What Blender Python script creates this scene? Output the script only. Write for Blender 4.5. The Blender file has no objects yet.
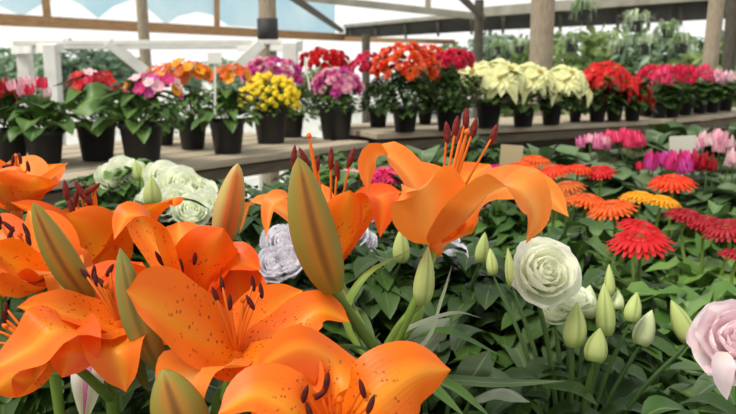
import bpy, math, random
from mathutils import Vector as V, Matrix
R = random.Random(7)
PI = math.pi
C = bpy.context.scene.collection
sc = bpy.context.scene
# ---------------------------------------------------------------- camera
F = 790.0; PITCH = math.atan(142/F)
cam = bpy.data.cameras.new('camera'); co = bpy.data.objects.new('camera', cam); C.objects.link(co)
CAM = V((0, 0, 1.3)); co.location = CAM; co.rotation_euler = (PI/2-PITCH, 0, 0)
cam.sensor_width = 36; cam.lens = F/736*36; cam.clip_start = .02; cam.clip_end = 300
cam.dof.use_dof = True; cam.dof.focus_distance = .58; cam.dof.aperture_fstop = 16
sc.camera = co
sc.view_settings.view_transform = 'Standard'; sc.view_settings.look = 'None'
sc.view_settings.gamma = 1; sc.view_settings.use_curve_mapping = False; sc.view_settings.exposure = 0.12
cp, sp = math.cos(PITCH), math.sin(PITCH)
def ray(px, py):
    x = (px-368)/F; y = -(py-207)/F
    return V((x, cp+y*sp, -sp+y*cp))
def P(px, py, Y):
    r = ray(px, py); return CAM + r*(Y/r.y)
def PZ(px, py, z):
    r = ray(px, py); return CAM + r*((z-CAM.z)/r.z)
def lin(r, g, b):
    f = lambda c: (c/255/12.92 if c/255 <= .04045 else ((c/255+.055)/1.055)**2.4)
    return (f(r), f(g), f(b), 1)
# ---------------------------------------------------------------- materials
def nmat(name):
    m = bpy.data.materials.new(name); m.use_nodes = True
    nt = m.node_tree; nt.nodes.clear()
    return m, nt, nt.nodes, nt.links
def ramp(N, fac, L, stops):
    r = N.new('ShaderNodeValToRGB'); e = r.color_ramp.elements
    while len(e) < len(stops): e.new(.5)
    for i, (p, c) in enumerate(stops): e[i].position = p; e[i].color = c
    L.new(fac, r.inputs[0]); return r.outputs[0]
def mixc(N, L, fac, a, b, mode='MIX'):
    m = N.new('ShaderNodeMix'); m.data_type = 'RGBA'; m.blend_type = mode
    for s, v in ((m.inputs[0], fac), (m.inputs[6], a), (m.inputs[7], b)):
        if hasattr(v, 'links'): L.new(v, s)
        else: s.default_value = v
    return m.outputs[2]
def math_(N, L, op, a, b=0.0, clamp=False):
    m = N.new('ShaderNodeMath'); m.operation = op; m.use_clamp = clamp
    for s, v in ((m.inputs[0], a), (m.inputs[1], b)):
        if hasattr(v, 'links'): L.new(v, s)
        else: s.default_value = v
    return m.outputs[0]
def finish(nt, N, L, col, rough=.5, trans=0., spec=.4, bump=None, tcol=None):
    out = N.new('ShaderNodeOutputMaterial')
    p = N.new('ShaderNodeBsdfPrincipled'); p.inputs['Roughness'].default_value = rough
    p.inputs['Specular IOR Level'].default_value = spec
    if hasattr(col, 'links'): L.new(col, p.inputs['Base Color'])
    else: p.inputs['Base Color'].default_value = col
    if bump is not None:
        b = N.new('ShaderNodeBump'); b.inputs['Strength'].default_value = bump[1]; b.inputs['Distance'].default_value = bump[2]
        L.new(bump[0], b.inputs['Height']); L.new(b.outputs[0], p.inputs['Normal'])
    if trans:
        t = N.new('ShaderNodeBsdfTranslucent'); c2 = tcol if tcol is not None else col
        if hasattr(c2, 'links'): L.new(c2, t.inputs[0])
        else: t.inputs[0].default_value = c2
        mx = N.new('ShaderNodeMixShader'); mx.inputs[0].default_value = trans
        L.new(p.outputs[0], mx.inputs[1]); L.new(t.outputs[0], mx.inputs[2]); L.new(mx.outputs[0], out.inputs[0])
    else: L.new(p.outputs[0], out.inputs[0])
def uvs(N, L):
    u = N.new('ShaderNodeUVMap'); s = N.new('ShaderNodeSeparateXYZ'); L.new(u.outputs[0], s.inputs[0])
    return u.outputs[0], s.outputs[0], s.outputs[1]
def petal_mat(name, base, mid, throat=None, spots=None, edge=None, trans=.3, rough=.45, vein=.25):
    m, nt, N, L = nmat(name); uv, u, v = uvs(N, L)
    d = math_(N, L, 'ABSOLUTE', math_(N, L, 'SUBTRACT', u, .5))
    col = mixc(N, L, ramp(N, d, L, [(0, (1,1,1,1)), (.03, (.8,.8,.8,1)), (.25, (0,0,0,1))]), base, mid)
    ns = N.new('ShaderNodeTexNoise'); ns.inputs['Scale'].default_value = 35
    g = N.new('ShaderNodeNewGeometry'); L.new(g.outputs['Position'], ns.inputs[0])
    col = mixc(N, L, math_(N, L, 'MULTIPLY', ns.outputs[0], .28), col, tuple(c*.85 for c in base[:3])+(1,))
    if throat: col = mixc(N, L, ramp(N, v, L, [(0, (1,1,1,1)), (.35, (0,0,0,1))]), col, throat)
    if edge:
        ed = ramp(N, math_(N, L, 'MAXIMUM', math_(N, L, 'MULTIPLY', d, 2), v), L, [(.93, (0,0,0,1)), (.98, (1,1,1,1))])
        n2 = N.new('ShaderNodeTexNoise'); n2.inputs['Scale'].default_value = 5; L.new(uv, n2.inputs[0])
        ed = math_(N, L, 'MULTIPLY', ed, ramp(N, n2.outputs[0], L, [(.42, (0,0,0,1)), (.56, (1,1,1,1))]))
        col = mixc(N, L, ed, col, edge)
    if spots:
        mp = N.new('ShaderNodeMapping'); mp.inputs['Scale'].default_value = (11, 24, 1); L.new(uv, mp.inputs[0])
        vo = N.new('ShaderNodeTexVoronoi'); vo.inputs['Scale'].default_value = 1; L.new(mp.outputs[0], vo.inputs[0])
        s = ramp(N, vo.outputs[0], L, [(.17, (1,1,1,1)), (.25, (0,0,0,1))])
        mk = ramp(N, v, L, [(.05, (.9,.9,.9,1)), (.5, (.7,.7,.7,1)), (.62, (0,0,0,1))])
        col = mixc(N, L, math_(N, L, 'MULTIPLY', s, mk), col, spots)
    w = N.new('ShaderNodeTexWave'); w.bands_direction = 'X'; w.inputs['Scale'].default_value = 5; w.inputs['Distortion'].default_value = 1.5
    L.new(uv, w.inputs[0])
    finish(nt, N, L, col, rough, trans, .35, (w.outputs[1], vein, .002)); return m
def leaf_mat(name, c1, c2, vein=None, trans=.2, rough=.42, scale=9):
    m, nt, N, L = nmat(name); uv, u, v = uvs(N, L)
    ns = N.new('ShaderNodeTexNoise'); ns.inputs['Scale'].default_value = scale
    g = N.new('ShaderNodeNewGeometry'); L.new(g.outputs['Position'], ns.inputs[0])
    col = mixc(N, L, ramp(N, ns.outputs[0], L, [(.38, (0,0,0,1)), (.62, (1,1,1,1))]), c1, c2)
    oi = N.new('ShaderNodeObjectInfo')
    hs = N.new('ShaderNodeHueSaturation'); L.new(col, hs.inputs['Color'])
    L.new(math_(N, L, 'ADD', math_(N, L, 'MULTIPLY', oi.outputs['Random'], .4), .8), hs.inputs['Value']); col = hs.outputs[0]
    if vein:
        d = math_(N, L, 'ABSOLUTE', math_(N, L, 'SUBTRACT', u, .5))
        col = mixc(N, L, ramp(N, d, L, [(0, (.8,.8,.8,1)), (.05, (0,0,0,1))]), col, vein)
    finish(nt, N, L, col, rough, trans, .4); return m
def plain_mat(name, c1, c2=None, rough=.6, scale=12, stretch=(1,1,1), spec=.3, bump=.2, trans=0):
    m, nt, N, L = nmat(name)
    if c2 is None: c2 = tuple(c*.75 for c in c1[:3])+(1,)
    tc = N.new('ShaderNodeTexCoord'); mp = N.new('ShaderNodeMapping'); mp.inputs['Scale'].default_value = stretch
    L.new(tc.outputs['Object'], mp.inputs[0])
    ns = N.new('ShaderNodeTexNoise'); ns.inputs['Scale'].default_value = scale; ns.inputs['Detail'].default_value = 6
    L.new(mp.outputs[0], ns.inputs[0])
    col = mixc(N, L, ramp(N, ns.outputs[0], L, [(.3, (0,0,0,1)), (.7, (1,1,1,1))]), c1, c2)
    finish(nt, N, L, col, rough, trans, spec, (ns.outputs[0], bump, .004)); return m
M = {}
M['lily'] = petal_mat('lily_petal', lin(250,120,18), lin(255,168,40), lin(246,128,20), spots=lin(150,50,8), trans=.33, vein=.05)
M['lily_pale'] = petal_mat('lily_petal_back', lin(250,142,50), lin(252,176,84), None, None, trans=.35, vein=.05)
M['lily_deep'] = petal_mat('lily_petal_deep', lin(244,98,14), lin(252,140,34), lin(232,90,14), spots=lin(130,40,8), trans=.3, vein=.05)
M['filament'] = plain_mat('lily_filament', lin(250,130,30), rough=.4, trans=.25, bump=0)
M['anther'] = plain_mat('lily_anther', lin(92,22,14), lin(50,12,12), .7, 300)
M['anther_red'] = plain_mat('lily_anther_red', lin(130,34,22), lin(80,18,14), .7, 300)
def bud_mat(name, side, seam, tip, base):
    m, nt, N, L = nmat(name); uv, u, v = uvs(N, L)
    f = math_(N, L, 'ABSOLUTE', math_(N, L, 'SINE', math_(N, L, 'MULTIPLY', u, PI*3)))
    col = mixc(N, L, ramp(N, f, L, [(0, (1,1,1,1)), (.16, (.8,.8,.8,1)), (.42, (0,0,0,1))]), side, seam)
    col = mixc(N, L, ramp(N, f, L, [(.55, (0,0,0,1)), (.95, (1,1,1,1))]), col, tip)
    col = mixc(N, L, ramp(N, v, L, [(.86, (0,0,0,1)), (1, (1,1,1,1))]), col, tip)
    col = mixc(N, L, ramp(N, v, L, [(0, (1,1,1,1)), (.22, (0,0,0,1))]), col, base)
    ns = N.new('ShaderNodeTexNoise'); ns.inputs['Scale'].default_value = 60
    g = N.new('ShaderNodeNewGeometry'); L.new(g.outputs['Position'], ns.inputs[0])
    col = mixc(N, L, math_(N, L, 'MULTIPLY', ns.outputs[0], .5), col, tuple(c*.7 for c in side[:3])+(1,))
    finish(nt, N, L, col, .45, .12, .3); return m
M['bud'] = bud_mat('lily_bud', lin(188,130,46), lin(124,72,32), lin(140,140,60), lin(120,124,40))
M['bud_orange'] = bud_mat('lily_bud_orange', lin(226,120,50), lin(170,110,50), lin(190,185,110), lin(180,120,50))
M['bud_green'] = bud_mat('lily_bud_green', lin(168,140,66), lin(112,112,50), lin(130,140,70), lin(110,120,50))
M['bud_lis'] = bud_mat('lisianthus_bud', lin(196,208,130), lin(150,170,88), lin(186,200,120), lin(110,140,60))
M['bud_pale'] = bud_mat('lisianthus_bud_pale', lin(226,232,190), lin(190,202,130), lin(210,220,160), lin(130,150,70))
M['lily_leaf'] = leaf_mat('lily_leaf', lin(58,92,38), lin(84,118,52), lin(112,140,72))
M['stem'] = leaf_mat('stem_green', lin(98,128,48), lin(122,148,62), None, .1)
M['stem_dark'] = leaf_mat('stem_dark_green', lin(64,92,44), lin(86,112,56), None, .1)
M['leaf_grey'] = leaf_mat('leaf_grey_green', lin(74,100,60), lin(104,126,84), lin(140,158,124))
M['leaf_silver'] = leaf_mat('leaf_silver_green', lin(128,142,118), lin(150,162,138), lin(170,180,150))
M['leaf_dark'] = leaf_mat('leaf_dark_green', lin(40,64,24), lin(64,92,36), lin(90,116,60))
M['leaf_mid'] = leaf_mat('leaf_mid_green', lin(60,94,40), lin(96,128,60), lin(134,164,90))
M['leaf_bright'] = leaf_mat('leaf_bright_green', lin(78,116,48), lin(112,148,70), lin(150,182,100))
M['leaf_yellow'] = leaf_mat('leaf_yellow_green', lin(110,134,50), lin(140,160,72), lin(160,176,90))
M['white'] = petal_mat('petal_white', lin(253,255,240), lin(252,255,232), lin(232,246,190), trans=.48, vein=0)
M['white2'] = petal_mat('petal_cream_white', lin(252,254,238), lin(244,250,218), lin(226,240,176), trans=.48, vein=0)
M['palepink'] = petal_mat('petal_pale_pink', lin(255,236,240), lin(255,244,244), lin(244,234,212), trans=.48, vein=0)
M['picotee'] = petal_mat('petal_white_purple_edge', lin(250,248,252), lin(252,252,250), None, edge=lin(120,70,165), vein=0, trans=.5)
def pm(k, a, b, t=None): M[k] = petal_mat('petal_'+k, lin(*a), lin(*b), lin(*t) if t else None, trans=.25, vein=.1)
pm('red', (214,22,28), (226,44,44)); pm('darkred', (168,20,34), (196,44,56)); pm('crimson', (218,30,72), (236,74,104))
pm('magenta', (216,36,120), (232,90,150)); pm('pink', (232,120,172), (246,176,206), (200,60,130)); pm('lightpink', (240,172,192), (250,214,222))
pm('orange', (238,96,26), (250,130,50)); pm('redorange', (238,64,24), (248,96,40)); pm('salmon', (244,112,72), (250,150,100)); pm('yellow', (255,226,30), (255,236,80))
pm('yelloworange', (250,176,22), (252,150,20)); pm('cream', (238,236,176), (222,226,140)); pm('orchid', (206,60,150), (224,110,180)); pm('blush', (244,206,212), (250,232,232))
pm('poinred', (216,24,22), (190,16,22)); pm('burnt', (214,104,36), (230,134,54)); pm('hotpink', (236,58,112), (246,120,150))
M['pot'] = plain_mat('pot_black_plastic', lin(26,26,28), lin(34,34,36), .45, 20, spec=.4, bump=.05)
M['soil'] = plain_mat('potting_soil', lin(44,34,26), lin(70,56,42), .95, 90, bump=.8)
M['eye'] = plain_mat('flower_eye', lin(206,176,50), lin(160,120,30), .8, 200)
M['eye_dark'] = plain_mat('gerbera_eye', lin(90,40,20), lin(150,90,30), .8, 300)
M['bench'] = plain_mat('weathered_wood', lin(196,182,158), lin(158,144,120), .8, 9, (1,14,14), bump=.4)
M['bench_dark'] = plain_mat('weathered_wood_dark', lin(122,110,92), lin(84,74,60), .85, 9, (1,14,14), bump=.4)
M['post'] = plain_mat('grey_timber_post', lin(176,162,140), lin(134,120,100), .85, 14, (9,9,1), bump=.5)
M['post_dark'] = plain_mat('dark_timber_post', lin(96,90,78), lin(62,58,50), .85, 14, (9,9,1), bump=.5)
M['beam'] = plain_mat('brown_timber_beam', lin(176,140,100), lin(140,104,72), .8, 5, (1,9,9), bump=.3)
M['whitepaint'] = plain_mat('white_painted_wood', lin(244,243,236), lin(222,220,210), .6, 8, bump=.1)
M['darkpaint'] = plain_mat('dark_band', lin(60,60,60), lin(40,40,42), .6, 8)
M['roofdark'] = plain_mat('shade_roof_dark', lin(58,54,50), lin(34,32,32), .9, 3, bump=.2)
M['fascia'] = plain_mat('grey_fascia', lin(160,156,142), lin(130,126,112), .8, 3)
M['sheet'] = plain_mat('blue_clear_sheet', lin(180,216,234), lin(214,234,242), .5, .8, trans=.75, bump=0)
M['sheetw'] = plain_mat('white_clear_sheet', lin(240,242,232), lin(250,250,244), .5, .8, trans=.8, bump=0)
M['floor'] = plain_mat('shade_dark_earth_floor', lin(84,76,64), lin(60,54,46), .95, 6, bump=.5)  # earth colour darkened to carry the shade under the benches
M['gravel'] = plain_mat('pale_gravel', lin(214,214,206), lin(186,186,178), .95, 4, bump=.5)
M['card_tan'] = plain_mat('card_tan', lin(196,180,142), lin(182,166,128), .8, 10)
M['card_white'] = plain_mat('card_white', lin(216,216,200), lin(200,200,184), .8, 10)
M['tag_white'] = plain_mat('tag_white', lin(240,238,230), lin(226,222,210), .6, 10)
M['bark'] = plain_mat('tree_bark', lin(84,72,58), lin(56,48,38), .95, 10)
M['tree'] = leaf_mat('tree_leaf', lin(118,146,118), lin(160,180,152), None, .25, .6, 1.2)  # greens paled in the colour itself to paint distant haze
M['tree2'] = leaf_mat('hedge_leaf', lin(88,110,58), lin(140,158,98), None, .25, .6, 1.5)
M['basket_leaf'] = leaf_mat('basket_leaf', lin(116,144,90), lin(200,212,180), None, .25, .5, 5)
# ---------------------------------------------------------------- mesh builder
def cr(pts, t):            # Catmull-Rom through the points
    n = len(pts)-1; x = min(max(t, 0), 1)*n; i = min(int(x), n-1); f = x-i
    p1, p2 = pts[i], pts[i+1]
    p0 = pts[i-1] if i > 0 else p1*2-p2
    p3 = pts[i+2] if i+2 <= n else p2*2-p1
    return .5*((2*p1)+(p2-p0)*f+(2*p0-5*p1+4*p2-p3)*f*f+(3*p1-p0-3*p2+p3)*f*f*f)
class MB:
    def __init__(s): s.v = []; s.f = []; s.uv = []; s.mi = []
    def grid(s, rows, mi=0, wrapu=False):     # rows[j][i] = (Vector,(u,v))
        b = len(s.v); nj = len(rows); ni = len(rows[0])
        for r in rows:
            for p, uv in r: s.v.append(p); s.uv.append(uv)
        for j in range(nj-1):
            for i in range(ni-1):
                a = b+j*ni+i; s.f.append((a, a+1, a+ni+1, a+ni)); s.mi.append(mi)
    def petal(s, pts, S, w, prof, cup=.25, wave=0, nu=6, nv=12, mi=0, mid=0, ph=0):
        S = S.normalized(); rows = []
        for j in range(nv+1):
            t = j/nv; c = cr(pts, t); T = (cr(pts, min(t+.02, 1))-cr(pts, max(t-.02, 0))).normalized()
            s2 = (S-T*S.dot(T)).normalized(); N = T.cross(s2)
            wd = w*.5*prof(t); r = []
            for i in range(nu+1):
                x = -1+2*i/nu
                off = N*(cup*wd*x*x + wave*wd*math.sin(t*17+x*2+ph)*abs(x) + mid*wd*math.exp(-x*x*14))
                r.append((c+s2*(x*wd*(1-.12*abs(cup)*abs(x)))+off, (i/nu, t)))
            rows.append(r)
        s.grid(rows, mi)
    def tube(s, pts, rad, n=7, seg=None, mi=0, cap=True):
        if not isinstance(rad, (list, tuple)): rad = [rad, rad]
        m = seg or (len(pts)-1)*4; rows = []; up = V((.31, .17, .93))
        for j in range(m+1):
            t = j/m; c = cr(pts, t); T = (cr(pts, min(t+.01, 1))-cr(pts, max(t-.01, 0))).normalized()
            a = T.cross(up)
            if a.length < .05: a = T.cross(V((1, 0, 0)))
            a.normalize(); b = T.cross(a)
            x = t*(len(rad)-1); i = min(int(x), len(rad)-2); r = rad[i]+(rad[i+1]-rad[i])*(x-i)
            if cap and (j == 0 or j == m): r *= .35
            rows.append([(c+(a*math.cos(2*PI*k/n)+b*math.sin(2*PI*k/n))*r, (k/n, t)) for k in range(n+1)])
        s.grid(rows, mi)
    def spindle(s, a, b, rad, prof, n=12, m=12, lobe=0, nl=3, mi=0, bend=V((0,0,0)), rot=0):
        ax = (b-a).normalized(); u = ax.cross(V((.2, .9, .3))).normalized(); w = ax.cross(u); rows = []
        for j in range(m+1):
            t = j/m; c = a.lerp(b, t)+bend*math.sin(PI*t)
            r = []
            for k in range(n+1):
                th = 2*PI*k/n
                rr = rad*prof(t)*(1+lobe*(abs(math.sin((th)*nl/2))-.5))
                r.append((c+(u*math.cos(th+rot)+w*math.sin(th+rot))*rr, (k/n, t)))
            rows.append(r)
        s.grid(rows, mi)
    def lathe(s, prof, c=V((0, 0, 0)), n=20, mi=0):     # prof: [(r,z)]
        s.grid([[(c+V((r*math.cos(2*PI*k/n), r*math.sin(2*PI*k/n), z)), (k/n, j/len(prof))) for k in range(n+1)] for j, (r, z) in enumerate(prof)], mi)
    def box(s, c, d, rot=None, mi=0, taper=1):
        b = len(s.v); rot = rot or Matrix.Identity(3)
        for x in (-1, 1):
            for y in (-1, 1):
                for z in (-1, 1):
                    k = taper if z > 0 else 1
                    s.v.append(c+rot@V((x*d[0]/2*k, y*d[1]/2*k, z*d[2]/2))); s.uv.append((x, z))
        for f in ((0,1,3,2), (4,6,7,5), (0,4,5,1), (2,3,7,6), (0,2,6,4), (1,5,7,3)):
            s.f.append(tuple(b+i for i in f)); s.mi.append(mi)
    def build(s, name, mats, parent=None, origin=None, smooth=True, mesh_only=False):
        if not isinstance(mats, (list, tuple)): mats = [mats]
        o0 = origin if origin is not None else (parent['_o'] if parent is not None and '_o' in parent else V((0, 0, 0)))
        o0 = V(o0)
        me = bpy.data.meshes.new(name); me.from_pydata([tuple(p-o0) for p in s.v], [], s.f)
        ul = me.uv_layers.new(name='UVMap')
        for lp in me.loops: ul.data[lp.index].uv = s.uv[lp.vertex_index]
        for m in mats: me.materials.append(M[m])
        for p, mi in zip(me.polygons, s.mi): p.material_index = mi; p.use_smooth = smooth
        if mesh_only: return me
        o = bpy.data.objects.new(name, me); C.objects.link(o)
        if parent is not None: o.parent = parent
        else: o.location = o0
        o['_o'] = tuple(o0) if parent is not None else (0, 0, 0)
        return o
def thing(name, loc, label, cat, group=None, rz=0):
    o = bpy.data.objects.new(name, None); C.objects.link(o); o.location = loc; o.rotation_euler.z = rz
    o.empty_display_size = .02; o['label'] = label; o['category'] = cat
    if group: o['group'] = group
    o['_o'] = tuple(loc); return o
def put(name, me, parent, loc, rot=(0,0,0), sc_=1):
    o = bpy.data.objects.new(name, me); C.objects.link(o); o.parent = parent; o.location = loc
    if isinstance(rot, V): o.rotation_mode = 'QUATERNION'; o.rotation_quaternion = V((0,0,1)).rotation_difference(rot)
    else: o.rotation_euler = rot
    o.scale = (sc_,)*3; return o
def struct(o): o['kind'] = 'structure'; return o
# profiles
def lilyp(t): return max(.0, (.30*(1-t)**2 + math.sin(PI*min(1, t**.9))**.62) if t < 1 else .0)*(1 if t < .9 else max(0, (1-t)/.1)**.55)
def leafp(t): return max(.02, math.sin(PI*t**.8)**.9)
def lancep(t): return max(.03, math.sin(PI*min(1, (t*.93+.07)))**.8)
def roundp(t): return max(.0, (.25+.95*math.sin(PI*min(1, t*.62)))*(1 if t < .85 else math.sqrt(max(0, 1-((t-.85)/.15)**2))*.6+.4*(1-(t-.85)/.15)))
def budp(t): return max(.02, math.sin(PI*min(1, (.06+.94*t)**.85))**.62)
# ---------------------------------------------------------------- setting
PH = math.radians(35.4); bu = V((math.sin(PH), math.cos(PH), 0)); bv = V((math.cos(PH), -math.sin(PH), 0))
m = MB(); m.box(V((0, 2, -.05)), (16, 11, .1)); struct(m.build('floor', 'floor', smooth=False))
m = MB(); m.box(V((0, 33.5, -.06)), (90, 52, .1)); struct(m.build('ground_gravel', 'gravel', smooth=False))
def beam(name, a, b, w, h, mat, parent=None, mb=None):
    d = b-a; L = d.length; ax = d.normalized(); up = V((0, 0, 1)) if abs(ax.z) < .9 else V((0, 1, 0))
    y = up.cross(ax).normalized(); z = ax.cross(y)
    rot = Matrix((ax, y, z)).transposed()
    if mb is not None: mb.box((a+b)/2, (L, w, h), rot); return
    q = MB(); me_o = V(a)
    q.box(V((L/2, 0, 0)), (L, w, h)); o = q.build(name, mat, parent, origin=V((0,0,0)), smooth=False)
    mw = rot.to_4x4(); mw.translation = a - (V(parent['_o']) if parent is not None and '_o' in parent else V((0,0,0)))
    o.matrix_local = mw
    bv_ = o.modifiers.new('bevel', 'BEVEL'); bv_.width = min(w, h)*.08; bv_.segments = 1
    return o
BZ = 1.0
def bench(a, b, depth, label, front):      # a->b is the front edge at top level
    d = (b-a).normalized(); back = V((-d.y, d.x, 0))
    o = thing('plant_bench', V((a.x, a.y, 0)), label, 'bench', 'weathered timber benches behind')
    nb = 6; w = depth/nb
    for i in range(nb):
        off = back*(w*(i+.5)); e = R.uniform(-.015, .015)
        beam('plank', a+off+V((0,0,-.014))+d*e, b+off+V((0,0,-.014))+d*e, w-.024, .026, 'bench', o)
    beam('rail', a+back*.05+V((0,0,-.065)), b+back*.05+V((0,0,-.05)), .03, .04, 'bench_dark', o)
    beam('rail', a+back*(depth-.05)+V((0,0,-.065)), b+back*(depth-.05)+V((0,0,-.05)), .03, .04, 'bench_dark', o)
    for zz in (.12, .3, .48, .66, .84):  # added backing boards that keep the space beneath the bench dark
        beam('added_dark_backing', a+back*(depth-.02)+V((0,0,zz-BZ)), b+back*(depth-.02)+V((0,0,zz-BZ)), .02, .17, 'post_dark', o)
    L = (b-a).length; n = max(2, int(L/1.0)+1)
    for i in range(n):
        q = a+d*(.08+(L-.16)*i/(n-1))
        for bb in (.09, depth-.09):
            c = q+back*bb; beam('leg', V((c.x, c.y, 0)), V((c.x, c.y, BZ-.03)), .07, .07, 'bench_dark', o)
    return o
A0 = PZ(60, 180, BZ); A1 = PZ(372, 141, BZ); dA = (A1-A0).normalized()
bench(A0-dA*1.1, A1, .85, 'weathered timber slat bench carrying the potted flowers on the left', 1)
B0 = PZ(381, 133.5, BZ); B1 = PZ(678, 119, BZ); dB = (B1-B0).normalized()
backB = V((-dB.y, dB.x, 0))
bench(B0, B1, .62, 'weathered timber bench under the cream and red poinsettias', 1)
C0 = B1+dB*.03+backB*.02; C1 = PZ(775, 109, BZ)
bench(C0, C1, .62, 'weathered timber bench at far right under the small cyclamens', 1)
# front display table
TZ = .72
o = thing('display_table', bu*.2-bv*1.6, 'low timber table hidden under the foreground flowers', 'table')
for i in range(12):
    w = 1.9/12; c = -1.62+w*(i+.5)
    beam('plank', bu*(.05)+bv*c+V((0,0,TZ-.015)), bu*3.3+bv*c+V((0,0,TZ-.015)), w-.012, .028, 'bench_dark', o)
for uu in (.2, 1.2, 2.2, 3.2):
    for c in (-1.5, .15):
        q = bu*uu+bv*c; beam('leg', V((q.x, q.y, 0)), V((q.x, q.y, TZ-.03)), .08, .08, 'bench_dark', o)
# greenhouse frame
def tim(name, a, b, w, h, mat, n=[0]):
    return struct(beam(name, a, b, w, h, mat))
EH = 2.1
def HZ(px, py, z=EH): return PZ(px, py, z)
e0 = HZ(-60, 16.5); e1 = HZ(345, 37.5)
tim('trim_1', e0, e1, .12, .21, 'beam')
def vpost(name, px, py_ref, Y, wpx, z0, z1, mat, lean=0):
    p = P(px, py_ref, Y); w = wpx*Y/F
    a = V((p.x, Y, z0)); b = V((p.x+lean, Y, z1))
    return p, w, a, b
def mull(px, topx, mat='post', w=.14):
    t = (px+60)/405; p = HZ(px, 16.5+21*t)
    d = ray(topx, -60); q = V((p.x+(topx-px)/F*p.y, p.y, 4.2)); return p, q
for i, (px, tx) in enumerate(((48, 44), (217, 219))):
    p, q = mull(px, tx); tim('trim_%d' % (i+2), p+V((0,0,-.05)), q, .12, .12, 'beam')
# posts as things
def post(px, Y, wpx, label, mat='post', lean=0, ztop=2.9, band=None):
    x = (px-368)/F*Y; w = wpx*Y/F
    o = thing('timber_post', V((x, Y, 0)), label, 'post')
    q = MB(); n = 12
    q.grid([[(V((x+lean*z+w/2*(1+.02*math.sin(z*5+k))*math.cos(2*PI*k/n), Y+w/2*math.sin(2*PI*k/n), z)), (k/n, z)) for k in range(n+1)] for z in [i*ztop/14 for i in range(15)]])
    q.build('shaft', mat, o)
    if band:
        z = band; q = MB(); q.lathe([(w*.5, -.09), (w*.6, -.09), (w*.6, .09), (w*.5, .09)], V((x+lean*z, Y, z))); q.build('band', 'darkpaint', o)
    return o
post(270, 5.6, 17, 'round grey timber post with a dark band, behind the pink and yellow flowers', ztop=3.2, band=1.3+.0065*5.6*6.2)
post(152, 8, 11, 'thin pale grey post behind the white trestle, left of the banded post', 'post', ztop=3.4, lean=-.02)
post(538, 5.6, 23, 'thick round timber post rising behind the cream poinsettias', ztop=3.3)
post(699, 6.6, 15, 'leaning round timber post at the right behind the cyclamens', lean=.035, ztop=3.3)
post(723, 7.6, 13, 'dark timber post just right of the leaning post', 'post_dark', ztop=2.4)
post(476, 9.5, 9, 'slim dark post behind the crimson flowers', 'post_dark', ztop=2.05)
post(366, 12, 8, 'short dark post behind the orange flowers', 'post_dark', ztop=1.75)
# shade roof at right
RZ = 2.2
near = [PZ(x, y, RZ) for x, y in ((345, 30), (480, 17.5), (610, 9), (760, -2))]
far = [PZ(x, y, RZ) for x, y in ((345, 39), (480, 31), (610, 25), (760, 17))]
m = MB()
rows = [[(p+V((0,0,dz)), (i, 0)) for i, p in enumerate(line)] for line, dz in ((near, 0), (far, 0), (far, .12), (near, .12), (near, 0))]
m.grid(rows); struct(m.build('ceiling', 'roofdark', smooth=False))
tim('trim_4', near[0]+V((0,0,.1)), near[1]+V((0,0,.07)), .1, .08, 'fascia'); tim('trim_5', near[1]+V((0,0,.1)), near[3]+V((0,-.05,.1)), .1, .18, 'fascia')
k = 6
for i in range(14):
    t = i/13*2.9+.05; a = cr(near, t/3); b = cr(far, t/3)
    tim('trim_%d' % k, a+V((0,0,-.05)), b+V((0,0,-.05)), .07, .08, 'post_dark'); k += 1
# rafters and pale roof sheet over the centre
def PY(px, py, Y): return P(px, py, Y)
raf = [((288,-6,9), (342,31,14.5), .07, 'post_dark'), ((300,-3,13), (484,17,13.6), .11, 'fascia'), ((428,-8,13.4), (428,9,13.4), .09, 'post'), ((458,-6,8.5), (482,17,9.5), .06, 'post_dark')]
for a, b, w, mt in raf:
    tim('trim_%d' % k, PY(*a), PY(*b), w, w, mt); k += 1
for a, b in (((340, 30, 15), (340, 60, 15)), ((430, 32, 16), (430, 50, 16))):
    pass
tim('trim_%d' % k, PY(345, 39, 18), PY(455, 42, 18), .1, .1, 'beam'); k += 1
# hanging clear sheet with scalloped lower edge above the brown beam
dn = [(x_, y_+3) for x_, y_ in [(-40,-4),(0,6),(20,15),(40,4),(62,-4),(80,4),(97,17),(112,6),(135,-2),(150,10),(165,23),(178,15),(197,11),(212,14),(228,24),(262,26),(300,31),(335,35)]]
m = MB(); rows = [[], []]
for x, y in dn:
    t = (x+60)/405; p = HZ(x, 16.5+21*t); ym = 16.5+(37.5-16.5)*t
    z = CAM.z+ (65-y)/F*p.y*1.0
    q = V((p.x, p.y+.1, max(z, EH+.03)))
    rows[0].append((q, (x/100, 0))); rows[1].append((V((p.x, p.y+.1+.25, 4.0)), (x/100, 1)))
m.grid(rows); o = m.build('trim_%d' % k, 'sheet'); struct(o); k += 1
# white trestle rack
def zat(py, Y): return P(0, py, Y).z
Yt = 5.0
T0 = thing('trestle_rack', V((-2.2, Yt, 0)), 'white painted wooden trestle rack behind the left bench', 'rack')
def wp(px, py, Y=Yt): return P(px, py, Y)
def rackpost(px, Y, top=43, w=.085):
    p = P(px, top, Y); beam('post', V((p.x, Y, 0)), V((p.x, Y, p.z)), w, w, 'whitepaint', T0)
rackpost(24, 5.5, 46); rackpost(51, 4.9, 44, .08); rackpost(290, 5.3, 42, .1); rackpost(262, 5.9, 45)
beam('rail', P(14, 43, 5.15), P(303, 42, 5.35), .06, .03, 'whitepaint', T0)
beam('rail', P(14, 50, 5.5), P(60, 48, 4.9), .04, .06, 'whitepaint', T0)
beam('rail', P(240, 46, 5.9), P(300, 46, 5.3), .05, .07, 'whitepaint', T0)
beam('rail', P(20, 47, 5.6), P(262, 47, 5.95), .05, .03, 'whitepaint', T0)
beam('brace', P(108, 42, 5.2), P(146, 72, 5.25), .04, .07, 'whitepaint', T0)
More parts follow.
